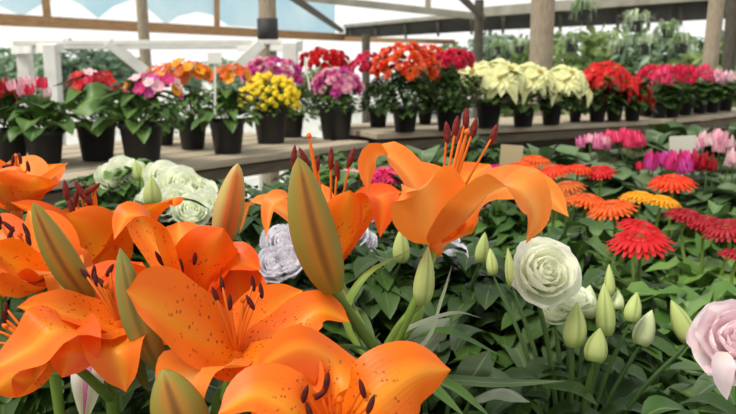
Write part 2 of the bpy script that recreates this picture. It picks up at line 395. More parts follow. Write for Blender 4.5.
beam('brace', P(262, 43, 5.3), P(228, 75, 5.25), .04, .07, 'whitepaint', T0)
# ---------------------------------------------------------------- trees beyond
def leafcloud(mb, c, r, n, size, rnd, mi=0, shell=.35):
    for i in range(n):
        d = V((rnd.gauss(0,1), rnd.gauss(0,1), rnd.gauss(0,1))).normalized()
        rr = rnd.uniform(shell, 1)**.6
        p = c+V((d.x*r[0], d.y*r[1], d.z*r[2]))*rr
        t = V((rnd.gauss(0,1), rnd.gauss(0,1), rnd.gauss(0,.7)-.3)).normalized(); s_ = t.cross(V((rnd.gauss(0,1), rnd.gauss(0,1), 1))).normalized()
        l = size*rnd.uniform(.6, 1.3)
        mb.petal([p, p+t*l*.5, p+t*l-V((0,0,l*.15))], s_, l*.5, leafp, .3, nu=2, nv=3, mi=mi)
def tree_meshes(seed, mat):
    rnd = random.Random(seed); m = MB()
    for i in range(9):
        c = V((rnd.uniform(-.9,.9), rnd.uniform(-.5,.5), rnd.uniform(.7,1.9)))
        leafcloud(m, c, (.75,.6,.5), 230, .24, rnd)
    f = m.build('crown', mat, mesh_only=True)
    m = MB(); m.tube([V((0,0,0)), V((.05,0,.8)), V((0,.03,1.6))], [.1,.07,.03], 8)
    for i in range(4): m.tube([V((0,0,.7+.2*i)), V((.4*math.cos(i*2),.3*math.sin(i*2),1.1+.2*i))], [.03,.015], 6)
    return f, m.build('trunk', 'bark', mesh_only=True)
TM = [tree_meshes(s, mt) for s, mt in ((1,'tree'), (2,'tree2'), (3,'tree'))]
def tree(px, Y, s, i, label, nm='leafy_tree'):
    x = (px-368)/F*Y; o = thing(nm, V((x, Y, -.02)), label, 'tree', 'leafy shrubs and trees beyond the greenhouse', rz=R.uniform(0, 6))
    o.scale = (s, s, s*(.8 if nm == 'leafy_tree' else 1.0)); put('crown', TM[i][0], o, (0,0,0)); put('trunk', TM[i][1], o, (0,0,0))
for a in ((-5,20,1.0,0,'pale green tree beyond the greenhouse at the far left edge'), (38,24,1.0,1,'tree seen between the two left posts of the white trestle'),
          (72,26,.85,0,'lower tree just right of the white trestle posts'), (104,22,1.05,2,'dark green tree between the trestle posts and its left brace'),
          (122,27,1.0,1,'green tree right behind the left trestle brace'), (192,34,.75,0,'small tree over the orange flowers'),(236,30,.85,2,'small tree left of the banded post'),(316,30,.75,1,'low tree behind the red flowers left of centre')):
    tree(*a)
for a in ((452,27,.9,1,'green shrub behind the crimson flowers'), (500,26,1.0,0,'green shrub left of the thick post'), (517,16,.7,1,'lower shrub against the left side of the thick post'),
          (575,13,.8,1,'yellow green shrub right of the thick post'), (610,12,.8,1,'shrub behind the red poinsettias'), (648,11.5,.8,1,'shrub under the middle hanging baskets'),
          (680,11,.78,0,'shrub left of the leaning post'), (742,10,.85,1,'shrub at the right edge beyond the dark post'), (716,12.5,.8,1,'shrub seen between leaning post and dark post')):
    tree(*a, nm='green_shrub')
# ---------------------------------------------------------------- shared plant meshes
def pot_mesh(r=.065, h=.125):
    m = MB(); m.lathe([(.001,.003),(r*.74,.0),(r*.76,.002),(r*.97,h*.86),(r*1.05,h*.87),(r*1.06,h),(r*.99,h),(r*.93,h*.8)], n=24)
    return m.build('pot', 'pot', mesh_only=True)
def soil_mesh(r=.06, z=.11):
    m = MB(); m.lathe([(.0005,z+.004),(r*.5,z+.002),(r,z)], n=18); return m.build('soil', 'soil', mesh_only=True)
POT, SOIL = pot_mesh(), soil_mesh()
def floret(mat, np_=5, w=.75, cup=.25, lift=.25, eye='eye', prof=roundp, L=.5, layers=1):
    m = MB()
    for l in range(layers):
        k = 1-.3*l
        for i in range(np_):
            a = 2*PI*i/np_+l*.6; d = V((math.cos(a), math.sin(a), 0)); z = V((0,0,1)); lf = lift+.35*l
            m.petal([d*.03, d*L*.5*k+z*lf*L*.55, d*L*k+z*lf*L*.8], z.cross(d), w*k, prof, cup, nu=4, nv=5, ph=i)
    m.spindle(V((0,0,-.02)), V((0,0,.12)), .07, lambda t: math.sin(PI*(t*.9+.08)), 8, 4, mi=1)
    return m.build('flower', [mat, eye], mesh_only=True)
def pouch(mat):
    m = MB(); m.spindle(V((0,-.1,-.35)), V((0,.12,.35)), .45, lambda t: max(.02, math.sin(PI*t)**.6), 9, 6, .15, 2)
    m.spindle(V((0,.1,.2)), V((0,.25,.5)), .22, lambda t: max(.02, math.sin(PI*t)**.6), 7, 4)
    return m.build('flower', mat, mesh_only=True)
def rosep(t): return (.3+.7*math.sin(PI/2*t/.6)) if t < .6 else math.sqrt(max(.03, 1-((t-.6)/.41)**2))
def ruffle(mat, seed=0, parts=False, size=1, rings=None):
    """double rose-like bloom, opens along +Z, diameter about 1; returns list of meshes or one"""
    rnd = random.Random(seed); out = []; m = MB()
    rings = rings or [(6, .50, .14, .42), (5, .42, .30, .40), (5, .33, .36, .34), (4, .22, .38, .27), (4, .13, .38, .2), (3, .06, .36, .12)]
    for ri, (n, rad, top, w) in enumerate(rings):
        for i in range(n):
            a = 2*PI*(i+ri*.4)/n+rnd.uniform(-.28, .28); d = V((math.cos(a), math.sin(a), 0)); z = V((0,0,1))
            if parts: m = MB()
            tp = top+rnd.uniform(-.07, .07)
            m.petal([d*.04-z*.28, d*rad*.65-z*.12+z*ri*.03, d*rad*.97+z*tp*.6, d*rad*((1.15 if ri < 2 else 1.0)+rnd.uniform(-.12,.12))+z*(tp*.92)], z.cross(d), w*1.75, rosep, .42 if ri > 0 else .2, .13, nu=8, nv=8, ph=i*1.7+ri)
            if parts: out.append(m)
    if parts: return out
    return m.build('flower', mat, mesh_only=True)
def gerbera(mat):
    m = MB(); z = V((0,0,1))
    for l, (n, L, dz) in enumerate(((26, .5, -.04), (24, .43, .03), (18, .25, .07))):
        for i in range(n):
            a = 2*PI*(i+l*.5)/n; d = V((math.cos(a), math.sin(a), 0))
            m.petal([d*.07, d*L*.55+z*(dz+.07), d*L*(1+.05*math.sin(i*3.1))+z*(dz-.02+.02*math.sin(i*2.3))], z.cross(d), .1, lambda t: max(.05, math.sin(PI*min(1,.12+.8*t))**.5), .3, nu=2, nv=5)
    return m.build('flower_head', mat, mesh_only=True)
def eye_mesh():
    m = MB(); m.spindle(V((0,0,.02)), V((0,0,.13)), .1, lambda t: max(.02, math.sin(PI*(.25+.75*t))**.6), 14, 6); return m.build('flower_center', 'eye_dark', mesh_only=True)
def poin(mat):
    m = MB(); z = V((0,0,1))
    for l, (n, L, dz, w) in enumerate(((7, .55, -.25, .34), (6, .42, -.08, .27), (5, .24, .04, .15))):
        for i in range(n):
            a = 2*PI*(i+l*.5)/n+.3*math.sin(i*2.1+l); d = V((math.cos(a), math.sin(a), 0)); LL = L*(1+.12*math.sin(i*4.7+l))
            m.petal([d*.03, d*LL*.5+z*(.06+dz*.1), d*LL+z*dz], z.cross(d), w, lambda t: max(.03, math.sin(PI*t**.8)**.8*(1+.12*math.sin(t*14))), .22, nu=4, nv=8, ph=i)
    for i in range(6):
        d = V((math.cos(i), math.sin(i), 0))*.05; m.spindle(d, d+z*.08, .025, lambda t: math.sin(PI*(t*.9+.08)), 6, 4, mi=1)
    return m.build('bract_head', [mat, 'eye'], mesh_only=True)
def cycl(mat):
    m = MB(); z = V((0,0,1))
    for i in range(5):
        a = 2*PI*i/5; d = V((math.cos(a), math.sin(a), 0))
        m.petal([z*-.05+d*.05, d*.22-z*.12, d*.3+z*.15, d*(.34+.06*math.sin(i*2))+z*.6], z.cross(d), .38, lambda t: max(.05, math.sin(PI*(.1+.86*t))**.6), -.3, nu=4, nv=8, wave=.1, ph=i)
    m.tube([V((0,0,-.02)), V((.04,0,-1.2)), V((.0,.0,-2.2))], [.035, .045], 6, mi=1)
    return m.build('flower', [mat, 'stem_dark'], mesh_only=True)
EYE = eye_mesh(); _c = {}
def mesh(kind, mat):
    k_ = (kind, mat)
    if k_ not in _c:
        _c[k_] = {'floret': floret, 'pouch': pouch, 'ruffle': ruffle, 'gerbera': gerbera, 'poin': poin, 'cycl': cycl}[kind](mat) if kind != 'double' else floret(mat, layers=3, lift=.3)
    return _c[k_]
def leaf(mb, base, az, el, L, w, rnd, droop=.5, prof=leafp, pet=.3, mi=0, cup=.25, wave=.0, nv=8, nu=4, stem=True, mis=0):
    d = V((math.cos(az)*math.cos(el), math.sin(az)*math.cos(el), math.sin(el))); h = V((math.cos(az), math.sin(az), 0))
    p1 = base+d*L*pet
    p2 = p1+(d+V((0,0,-droop*.35)))*L*.5; p3 = p1+h*L*.85+V((0,0,(math.sin(el)-droop)*L*.6))
    if stem and pet > .05: mb.tube([base, p1], [.0022, .0016], 5, 3, mis)
    mb.petal([p1, p2, p3], V((0,0,1)).cross(h), w, prof, cup, wave, nu, nv, mi, ph=rnd.uniform(0, 6), mid=-.1)
def foliage_mesh(seed, n, r, h, L, w, mat, z0=.11, prof=leafp, wave=.06, droop=.6, dome=None):
    rnd = random.Random(seed); m = MB()
    for i in range(n):
        t = (i+.5)/n; az = i*2.399; el = math.radians(8+75*(1-t)+rnd.uniform(-8, 8)); z = z0+h*.55*(1-t)*rnd.uniform(.5,1)
        bs = V((math.cos(az)*r*.15, math.sin(az)*r*.15, z)); l = L*rnd.uniform(.75, 1.15)
        leaf(m, bs, az+rnd.uniform(-.3,.3), el, l, w*rnd.uniform(.8,1.15), rnd, droop*rnd.uniform(.5,1.3), prof, pet=rnd.uniform(.3,.6), wave=wave)
    return m.build('foliage', mat, mesh_only=True)
def bushy_mesh(seed, n, r, h, L, mat, z0=.11, wr=.55):
    """stems with many small leaves filling a dome"""
    rnd = random.Random(seed); m = MB()
    for k_ in range(9):
        a = k_*2.4; q = V((math.cos(a)*r*.7, math.sin(a)*r*.7, z0+h*.8)); m.tube([V((0,0,z0)), q*.5+V((0,0,z0*.5+.02)), q], [.003, .002], 5, 5)
    for i in range(n):
        a = rnd.uniform(0, 2*PI); e = rnd.uniform(-.25, 1)*PI/2; rr = rnd.uniform(.5, 1)
        p = V((math.cos(a)*math.cos(e)*r*rr, math.sin(a)*math.cos(e)*r*rr, z0+max(-.02, (h*.15+math.sin(e)*h*.75*rr))))
        leaf(m, p, a+rnd.uniform(-.7,.7), rnd.uniform(-.2,.9), L*rnd.uniform(.7,1.2), L*wr, rnd, .6, pet=.05, nv=5, nu=2, stem=False)
    return m.build('foliage', mat, mesh_only=True)
FOL = {
 'broad': [foliage_mesh(s, 40, .08, .09, .11, .06, 'leaf_mid', droop=.8) for s in (1, 2)],
 'cyc': [foliage_mesh(s, 30, .08, .07, .09, .075, 'leaf_dark', prof=roundp) for s in (3, 4)],
 'cycg': [foliage_mesh(s, 34, .08, .07, .09, .07, 'leaf_grey', prof=roundp) for s in (13, 14)],
 'big': [foliage_mesh(s, 26, .08, .07, .12, .09, 'leaf_mid', droop=.8) for s in (5,)],
 'bushy': [bushy_mesh(s, 260, .1, .16, .045, 'leaf_mid') for s in (6, 7)],
 'bushyd': [bushy_mesh(s, 330, .1, .17, .045, 'leaf_dark') for s in (8,)],
 'poin': [bushy_mesh(s, 80, .1, .16, .08, 'leaf_dark') for s in (9, 10)],
 'gerb': [foliage_mesh(s, 44, .07, .13, .115, .055, 'leaf_mid', wave=.3, droop=.7) for s in (11, 12)],
 'gerbb': [foliage_mesh(s, 44, .07, .13, .115, .06, 'leaf_bright', wave=.3, droop=.7) for s in (15,)],
}
cnt = [0]
def potted(name, loc, pw, fol, fscale, fz, label, cat, group=None):
    o = thing(name, loc, label, cat, group, rz=0); s = pw/.13
    cnt[0] += 1
    put('pot', POT, o, (0,0,0), sc_=s); put('soil', SOIL, o, (0,0,0), sc_=s)
    fm = FOL[fol][cnt[0] % len(FOL[fol])]
    f = put('foliage', fm, o, (0,0,-.11*fscale+.11*s+fz), (0,0,R.uniform(0,6)), fscale); return o
def bench_plant(name, px, py, pwpx, fol, fs, kind, mats, fx, fy, hw, hh, n, size, label, cat='potted plant', back=False, dpt=.7, group=None):
    b = PZ(px, py, BZ); Y = b.y; k_ = Y/F; pw = pwpx*k_
    o = potted(name, b+V((0,0,.001)), pw, fol, fs, 0, label, cat, group)
    cx = (fx-px)*k_; cz = (py-fy)*k_*1.0; rx = hw*k_; rz = hh*k_
    if kind in ('floret','double','pouch'): n = min(96, int(n*(1.15 if kind == 'floret' else 1.5))); size *= {'floret':1.3,'double':1.2,'pouch':1.15}[kind]
    for i in range(n):
        t = (i+.5)/n; ph = i*2.399+R.uniform(-.2,.2); e = math.asin(min(1, t*1.25-.25)) if t > .2 else -.15
        e = math.asin(max(-.35, min(.98, 1.3*t-.32))); rr = R.uniform(.82, 1.0)
        d = V((math.cos(ph)*math.cos(e), math.sin(ph)*math.cos(e)*dpt, math.sin(e)))
        p = V((cx+d.x*rx*rr, d.y*rx*rr, cz+d.z*rz*rr-rz*.1))
        nrm = V((d.x*.9+R.uniform(-.3,.3), d.y-.25, d.z*.8+.35)).normalized()
        if kind == 'cycl': nrm = V((R.uniform(-.25,.25), R.uniform(-.25,.25), 1)).normalized()
        if kind == 'poin': nrm = V((d.x*.6, d.y*.5-.35, .9)).normalized()
        ob = put({'poin': 'bract_head'}.get(kind, 'flower'), mesh(kind, mats[i % len(mats)]), o, p, nrm, size*R.uniform(.85, 1.2))
    return o
BP = bench_plant
BP('potted_cyclamen', 12, 163, 36, 'cyc', .95, 'cycl', ['darkred'], 8, 97, 16, 10, 7, .05, 'dark red cyclamen at the left end of the bench')
BP('potted_cyclamen', 46, 166, 38, 'big', .8, 'cycl', ['blush','lightpink','crimson'], 36, 92, 20, 12, 8, .04, 'potted plant with pale pink blossoms, second pot from the left end of the bench')
BP('potted_primula', 98, 160, 39, 'big', 1.0, 'floret', ['red','crimson','blush','crimson','darkred','pink','red'], 97, 86, 25, 15, 22, .028, 'black pot with red and crimson flowers over one big rounded leaf')
qp = bpy.data.objects['potted_primula']; q = MB(); b0 = PZ(98, 160, BZ)
q.petal([P(112,118,b0.y-.04), P(108,100,b0.y-.06), P(94,99,b0.y-.1), P(74,113,b0.y-.13)], V((.3,.75,.7)), .1, roundp, .2, .04, 8, 12, mid=-.08); q.build('leaf', 'leaf_mid', qp)
bpy.context.view_layer.update()
BP('potted_primula', 143, 164, 43, 'broad', .9, 'floret', ['magenta','blush','orchid','lightpink','magenta','yelloworange','blush'], 157, 88, 28, 15, 24, .028, 'black pot of magenta and pale pink flowers, nearest the front edge')
BP('potted_primula', 166, 145, 18, 'bushy', .7, 'floret', ['burnt','orange'], 168, 77, 18, 12, 18, .026, 'small pot of burnt orange flowers behind the magenta pot')
BP('potted_primula', 193, 149, 29, 'bushy', .9, 'floret', ['burnt','orange','burnt','yelloworange','redorange'], 190, 75, 26, 14, 30, .028, 'pot with a dome of burnt orange flowers left of the white plant label')
BP('potted_primula', 228, 153, 35, 'broad', .85, 'floret', ['burnt','orange','yelloworange'], 235, 76, 18, 11, 18, .026, 'leafy pot with a few orange flowers beside the white plant label')
BP('potted_calceolaria', 271, 143, 35, 'bushy', .8, 'pouch', ['yellow'], 270, 98, 31, 25, 75, .026, 'black pot overflowing with bright yellow pouch flowers')
BP('potted_geranium', 292, 137, 25, 'bushy', .9, 'double', ['pink','lightpink','orchid'], 273, 75, 30, 17, 34, .032, 'pink flowered pot behind the yellow flowers')
BP('potted_geranium', 336, 139, 35, 'bushy', .8, 'double', ['pink','lightpink','orchid'], 338, 86, 25, 17, 34, .034, 'round black pot of mottled pink geraniums standing alone')
BP('potted_geranium', 331, 129, 20, 'bushyd', 1.0, 'double', ['red'], 325, 63, 23, 13, 30, .034, 'bright red geranium behind the mottled pink geraniums')
BP('potted_kalanchoe', 378, 127, 20, 'bushyd', .95, 'double', ['hotpink','crimson'], 369, 68, 19, 14, 28, .03, 'small pot of rose red flowers between the pink and orange plants')
BP('potted_kalanchoe', 405, 132, 26, 'bushyd', 1.2, 'double', ['redorange','salmon','orange'], 405, 68, 33, 25, 60, .032, 'tall bushy plant with a wide dome of salmon orange flowers')
BP('potted_kalanchoe', 425, 124, 15, 'bushyd', 1.0, 'double', ['redorange','orange'], 426, 58, 16, 12, 20, .03, 'smaller orange flowered pot behind the big orange dome')
BP('potted_kalanchoe', 449, 131, 28, 'bushyd', 1.1, 'double', ['crimson'], 453, 63, 20, 12, 30, .032, 'crimson flowered pot between the orange dome and the cream poinsettias')
BP('potted_poinsettia', 488, 128, 26, 'poin', 1.15, 'poin', ['cream'], 492, 80, 26, 16, 7, .2, 'cream poinsettia, leftmost of the three')
BP('potted_poinsettia', 523, 127, 23, 'poin', 1.1, 'poin', ['cream'], 524, 82, 22, 14, 7, .19, 'cream poinsettia in the middle of the three')
BP('potted_poinsettia', 551, 125, 21, 'poin', 1.05, 'poin', ['cream'], 562, 84, 18, 14, 6, .18, 'cream poinsettia on the right, next to the red ones')
BP('potted_poinsettia', 575, 122, 13, 'poin', .7, 'poin', ['darkred'], 573, 94, 7, 6, 2, .09, 'small dark red plant between cream and red poinsettias')
BP('potted_poinsettia', 597, 122, 18, 'poin', 1.1, 'poin', ['poinred'], 603, 78, 16, 15, 7, .18, 'red poinsettia, leftmost of the red ones')
BP('potted_poinsettia', 614, 121.5, 17, 'poin', 1.0, 'poin', ['poinred'], 622, 85, 14, 13, 5, .17, 'red poinsettia in the middle of the red ones')
BP('potted_poinsettia', 632, 121, 17, 'poin', 1.0, 'poin', ['poinred'], 634, 92, 11, 12, 5, .16, 'red poinsettia at the right end, next to the cyclamens')
for px, py, mt, lb, fy, hh in ((646, 116, 'crimson', 'small crimson cyclamen directly right of the red poinsettias', 78, 10), (659, 118, 'hotpink', 'rose pink cyclamen, second pot right of the red poinsettias', 82, 11), (672, 117, 'crimson', 'crimson cyclamen above the joint of the two right benches', 78, 11),
        (685, 115, 'crimson', 'crimson cyclamen with low blooms just left of the leaning post', 82, 14), (699, 113.5, 'hotpink', 'rose and pink cyclamen at the foot of the leaning post', 78, 10), (712, 112.5, 'lightpink', 'light pink cyclamen between leaning and dark posts', 82, 10), (725, 111, 'blush', 'nearly white cyclamen at the right end of the bench', 82, 9)):
    BP('potted_cyclamen', px, py, 15, 'cyc', .95, 'cycl', [mt], px, fy, 10, hh, 9, .05, lb, group=None)
for px, py, mt, lb in ((652, 113, 'crimson', 'rear crimson cyclamen behind the front row, nearest the poinsettias'), (667, 111.5, 'hotpink', 'rear pink cyclamen behind the front row, middle'), (682, 110.5, 'crimson', 'rear crimson cyclamen behind the front row, nearest the leaning post')):
    BP('potted_cyclamen', px, py, 13, 'cyc', .95, 'cycl', [mt], px, 74, 9, 6, 7, .05, lb)
# white plant labels standing in the pots on the bench
def stake(px, ptop, pbot, Y, label, w=.03, hh=.05, mat='tag_white', lean=0, sw=.007, cat='plant label', name='plant_label'):
    a = P(px, pbot, Y); b = P(px+lean, ptop, Y); o = thing(name, a, label, cat)
    beam('stake', a, b, sw, .002, mat, o)
    ax = (b-a).normalized(); q = MB(); c = b
    x = V((1,0,0)); y = V((0,1,0))
    q.box(c-V((0,.004,0)), (w, .003, hh), Matrix.Rotation(math.radians(R.uniform(-4,4)), 3, 'Y')); q.build('card', mat, o, smooth=False); return o
stake(215, 58, 116, 2.62, 'white plant label on a stake in the leafy orange pot', .045, .035)
stake(310, 66, 90, 3.2, 'white plant label leaning in the pink geranium pot', .012, .07, lean=-4)
# ---------------------------------------------------------------- hanging baskets
def basket_mesh(seed):
    rnd = random.Random(seed); m = MB(); z = V((0,0,1))
    for i in range(30):
        a = rnd.uniform(0, 2*PI); d = V((math.cos(a), math.sin(a), 0)); l = rnd.uniform(.12,.26); s_ = z.cross(d)
        m.petal([d*.05+z*.1, d*l*.7+z*(.2+rnd.uniform(-.05,.08)), d*l+z*rnd.uniform(-.15,.1)], s_, .045, lancep, .2, nu=2, nv=6)
    for i in range(70):
        a = rnd.uniform(0, 2*PI); d = V((math.cos(a), math.sin(a), 0)); p = d*rnd.uniform(.05,.26)+z*rnd.uniform(.05,.2)
        leaf(m, p, a, rnd.uniform(0, 1), .08, .045, rnd, stem=False, pet=.02, nv=4, nu=2)
    f = m.build('foliage', 'basket_leaf', mesh_only=True)
    m = MB(); m.lathe([(.001,-.1),(.09,-.1),(.13,.06),(.14,.065),(.14,.08),(.12,.08)], n=18); p = m.build('basket', 'pot', mesh_only=True)
    m = MB()
    for i in range(3):
        a = i*2.1; m.tube([V((math.cos(a)*.13, math.sin(a)*.13, .08)), V((0,0,.5))], [.003,.003], 5, 3)
    m.tube([V((0,0,.5)), V((0,0,.62))], [.004,.004], 5, 3)
    return f, p, m.build('hanger', 'pot', mesh_only=True)
BK = [basket_mesh(31), basket_mesh(32)]
m = MB()
for px, py, Y, s, lb in ((583, 15, 8.6, .9, 'silvery hanging basket highest, right of the thick post'), (636, 26, 8.8, .9, 'silvery hanging basket in the middle of the upper row'), (668, 33, 9.2, .8, 'hanging basket in the upper row nearest the leaning post'),
        (571, 47, 9.8, .85, 'dark hanging pot low, right of the thick post'), (618, 50, 10.2, .85, 'dark hanging pot low, above the red poinsettias'), (647, 48, 9.6, .9, 'dark hanging pot low, below the middle silvery basket'), (681, 48, 9.4, .9, 'dark hanging pot low, just left of the leaning post'),
        (500, 50, 11, .8, 'hanging pot left of the thick post'), (519, 49, 11.3, .8, 'hanging pot touching the left outline of the thick post')):
    p = P(px, py, Y); o = thing('hanging_basket', p, lb, 'hanging basket', 'hanging baskets under the shade roof', rz=R.uniform(0,6)); o.scale = (s*.72,)*3
    i = cnt[0] % 2; cnt[0] += 1
    put('foliage', BK[i][0], o, (0,0,0)); put('basket', BK[i][1], o, (0,0,0)); h = put('hanger', BK[i][2], o, (0,0,0)); 
# ---------------------------------------------------------------- display plants on the table
def base_for(px, py, Y): p = P(px, py, Y); return V((p.x, p.y, TZ+.001))
def gerb(flowers, mat, label, fol='gerb', fs=.85, pw=.13, yoff=0, fz=.0):
    ps = [P(f[0], f[1], f[2]) for f in flowers]; c = sum(ps, V((0,0,0)))/len(ps); b = V((c.x, c.y+yoff, TZ+.001))
    o = potted('gerbera_plant', b, pw, fol, fs, fz, label, 'gerbera', None)
    for p, f in zip(ps, flowers):
        sz = f[3]; tilt = V((R.uniform(-.25,.25), -.12+R.uniform(-.15,.12), 1)).normalized()
        m_ = MB(); q = p-tilt*.01; m_.tube([b+V((0,0,.11)), V(((b.x+q.x)/2, (b.y+q.y)/2, b.z*.4+q.z*.6)), q-tilt*.03, q], [.0035,.003,.003,.004], 6, 10); m_.build('stem', 'stem', o)
        h = put('flower_head', mesh('gerbera', mat), o, p-b, tilt, sz); e = put('flower_center', EYE, h, (0,0,0))
    return o
gerb([(500,172,1.85,.09)], 'magenta', 'single magenta gerbera beside the tan card')
gerb([(522,168,1.75,.085), (536,161,1.85,.08)], 'orange', 'orange gerberas right beside the tan card')
gerb([(553,172,1.72,.085), (578,170,1.75,.075)], 'redorange', 'red orange gerberas in the middle of the far row')
gerb([(599,172,1.75,.075)], 'red', 'single red gerbera at the right end of the far row')
gerb([(543,190,1.55,.08), (566,188,1.55,.08), (556,198,1.45,.07)], 'burnt', 'dull orange gerberas just beyond the lily petal tips')
gerb([(588,201,1.38,.075), (612,209,1.32,.085)], 'orange', 'pair of bright orange gerberas left of the yellow one')
gerb([(640,198,1.48,.08), (662,202,1.42,.075)], 'yelloworange', 'yellow gerberas with orange tint')
gerb([(672,183,1.62,.1)], 'redorange', 'wide red orange gerbera under the magenta cyclamen')
gerb([(642,230,1.2,.08), (640,242,1.13,.095)], 'red', 'bright red gerberas, nearest of the gerberas', fol='gerbb', fs=.85)
gerb([(688,217,1.33,.08), (706,223,1.3,.07), (727,229,1.26,.08)], 'darkred', 'cluster of dark red gerberas at the right edge', fol='gerbb')
gerb([(738,256,1.15,.06)], 'darkred', 'dark red gerbera cut by the right edge of the photo', fol='gerb')
def tcyc(px, py, Y, mats, hwp, hhp, n, size, label, kind='cycl', fol='cycg', fs=1.15, name='potted_cyclamen', fz=.06, pw=.13):
    b = base_for(px, py, Y); o = potted(name, b, pw, fol, fs, fz, label, 'potted plant'); k_ = Y/F; p0 = P(px, py, Y)
    for i in range(n):
        t = (i+.5)/n; a = i*2.399; e = math.asin(max(-.3, min(.98, 1.25*t-.27)))
        d = V((math.cos(a)*math.cos(e), math.sin(a)*math.cos(e)*.8, math.sin(e)))
        p = p0+V((d.x*hwp*k_, d.y*hwp*k_, d.z*hhp*k_))-b
        nrm = V((R.uniform(-.3,.3), R.uniform(-.3,.3), 1)) if kind == 'cycl' else V((d.x, d.y-.4, d.z+.5))
        put('flower', mesh(kind, mats[i % len(mats)]), o, p, nrm.normalized(), size*R.uniform(.85,1.15))
    return o
tcyc(593, 146, 2.35, ['pink','lightpink'], 14, 7, 9, .036, 'pink cyclamen left of the rose red one in the far row')
tcyc(622, 143, 2.4, ['hotpink'], 19, 8, 12, .042, 'rose red cyclamen in the far row under the red poinsettias')
tcyc(675, 167, 1.95, ['orchid','magenta'], 27, 8, 15, .042, 'magenta cyclamen in front of the white card')
tcyc(712, 148, 2.2, ['lightpink','blush'], 15, 10, 11, .044, 'light pink cyclamen right of the white card')
tcyc(738, 165, 1.95, ['blush'], 8, 8, 6, .044, 'blush cyclamen cut by the right edge')
tcyc(703, 168, 1.9, ['darkred'], 8, 6, 4, .045, 'small dark red cyclamen beside the magenta one')
tcyc(640, 168, 2.05, ['crimson'], 0, 0, 1, .03, 'leafy dark plant with hardly a bloom behind the yellow gerberas', fol='cycg')
tcyc(388, 190, 1.5, ['magenta','hotpink'], 18, 16, 26, .035, 'magenta flowering plant seen through the curled lily petal', kind='double', fol='bushyd', name='potted_azalea', fz=.08)
tcyc(350, 183, 1.6, ['blush','lightpink'], 8, 7, 9, .035, 'blush flower cluster between the two upright lilies', kind='double', fol='bushy', name='potted_azalea', fz=.1)
for px, py, Y, fo, fs, fz, lb in ((80, 205, 1.4, 'bushyd', 1.2, .03, 'leafy plant under the left end of the bench'), (230, 190, 1.6, 'bushyd', 1.15, .05, 'leafy plant just right of the white blooms'), (190, 172, 1.75, 'bushy', 1.05, .06, 'leafy plant behind the white blooms'),
        (300, 195, 1.7, 'bushyd', 1.15, .05, 'leafy plant behind the big lily bud'), (330, 175, 1.9, 'bushy', 1.2, .08, 'leafy plant below the front corner of the bench'), (420, 175, 2.0, 'cycg', 1.3, .1, 'leafy plant behind the open lily'), (470, 170, 2.2, 'bushyd', 1.2, .08, 'leafy plant behind the lily stamens'),
        (540, 160, 2.3, 'cycg', 1.3, .08, 'leafy plant behind the orange gerberas'), (600, 165, 2.1, 'cycg', 1.3, .06, 'leafy plant under the pink cyclamen'), (650, 150, 2.5, 'cycg', 1.3, .1, 'leafy plant between rose red cyclamen and white card'), (690, 140, 2.7, 'cyc', 1.3, .1, 'leafy plant behind the white card'), (735, 140, 2.5, 'cyc', 1.3, .12, 'leafy plant at the right edge of the far row'),
        (560, 225, 1.25, 'gerb', 1.15, .1, 'leafy gerbera without flowers behind the white lisianthus'), (500, 235, 1.25, 'gerb', 1.1, .08, 'leafy gerbera without flowers behind the right lily'), (600, 250, 1.05, 'gerbb', 1.0, .08, 'leafy gerbera right behind the lisianthus buds'), (690, 265, 1.0, 'gerbb', 1.05, .08, 'leafy gerbera behind the pale pink lisianthus'),
        (655, 300, .85, 'gerb', .95, .03, 'leafy gerbera between lisianthus buds and pink bloom'), (600, 195, 1.6, 'gerb', 1.1, .06, 'leafy gerbera between orange and yellow gerberas'), (720, 195, 1.6, 'gerb', 1.1, .08, 'leafy gerbera behind the dark red gerberas'), (735, 290, .95, 'gerb', .9, .05, 'leafy gerbera at the right edge'),
        (280, 240, 1.15, 'bushyd', 1.2, .1, 'dark leafy plant behind the purple edged blooms'), (420, 240, 1.1, 'bushyd', 1.2, .06, 'dark leafy plant between the two upright lilies'), (150, 230, 1.15, 'bushyd', 1.2, .08, 'dark leafy plant in front of the white blooms'), (470, 300, .95, 'bushyd', 1.3, .04, 'dark leafy plant left of the white lisianthus'), (560, 330, .9, 'bushyd', 1.3, .02, 'dark leafy plant below the lisianthus buds'), (380, 300, .95, 'bushyd', 1.3, .04, 'dark leafy plant behind the lily stem'), (40, 370, .78, 'bushyd', 1.3, .0, 'dark leafy plant under the left lilies'), (115, 400, .72, 'bushyd', 1.25, -.02, 'dark leafy plant under the lower left lily petals'), (50, 320, 1.0, 'bushyd', 1.4, .05, 'dark leafy plant behind the left edge lily'), (300, 330, .85, 'bushyd', 1.3, .0, 'dark leafy plant behind the speckled bloom'), (250, 300, 1.0, 'bushyd', 1.3, .04, 'dark leafy plant behind the orange bud')):
    b = base_for(px, py, Y); g_ = fo.startswith('gerb'); potted('leafy_plant', b, .13, fo, fs*(.85 if g_ else 1), max(0, fz-.05) if g_ else fz, lb, 'potted plant')
# cards
stake(511, 156, 190, 1.95, 'blank tan card on a stake beside the magenta gerbera', .055, .055, 'card_tan', cat='sign', name='plant_sign')
stake(682, 146, 180, 2.1, 'blank whitish card on a stake behind the magenta cyclamen', .07, .055, 'card_white', cat='sign', name='plant_sign')
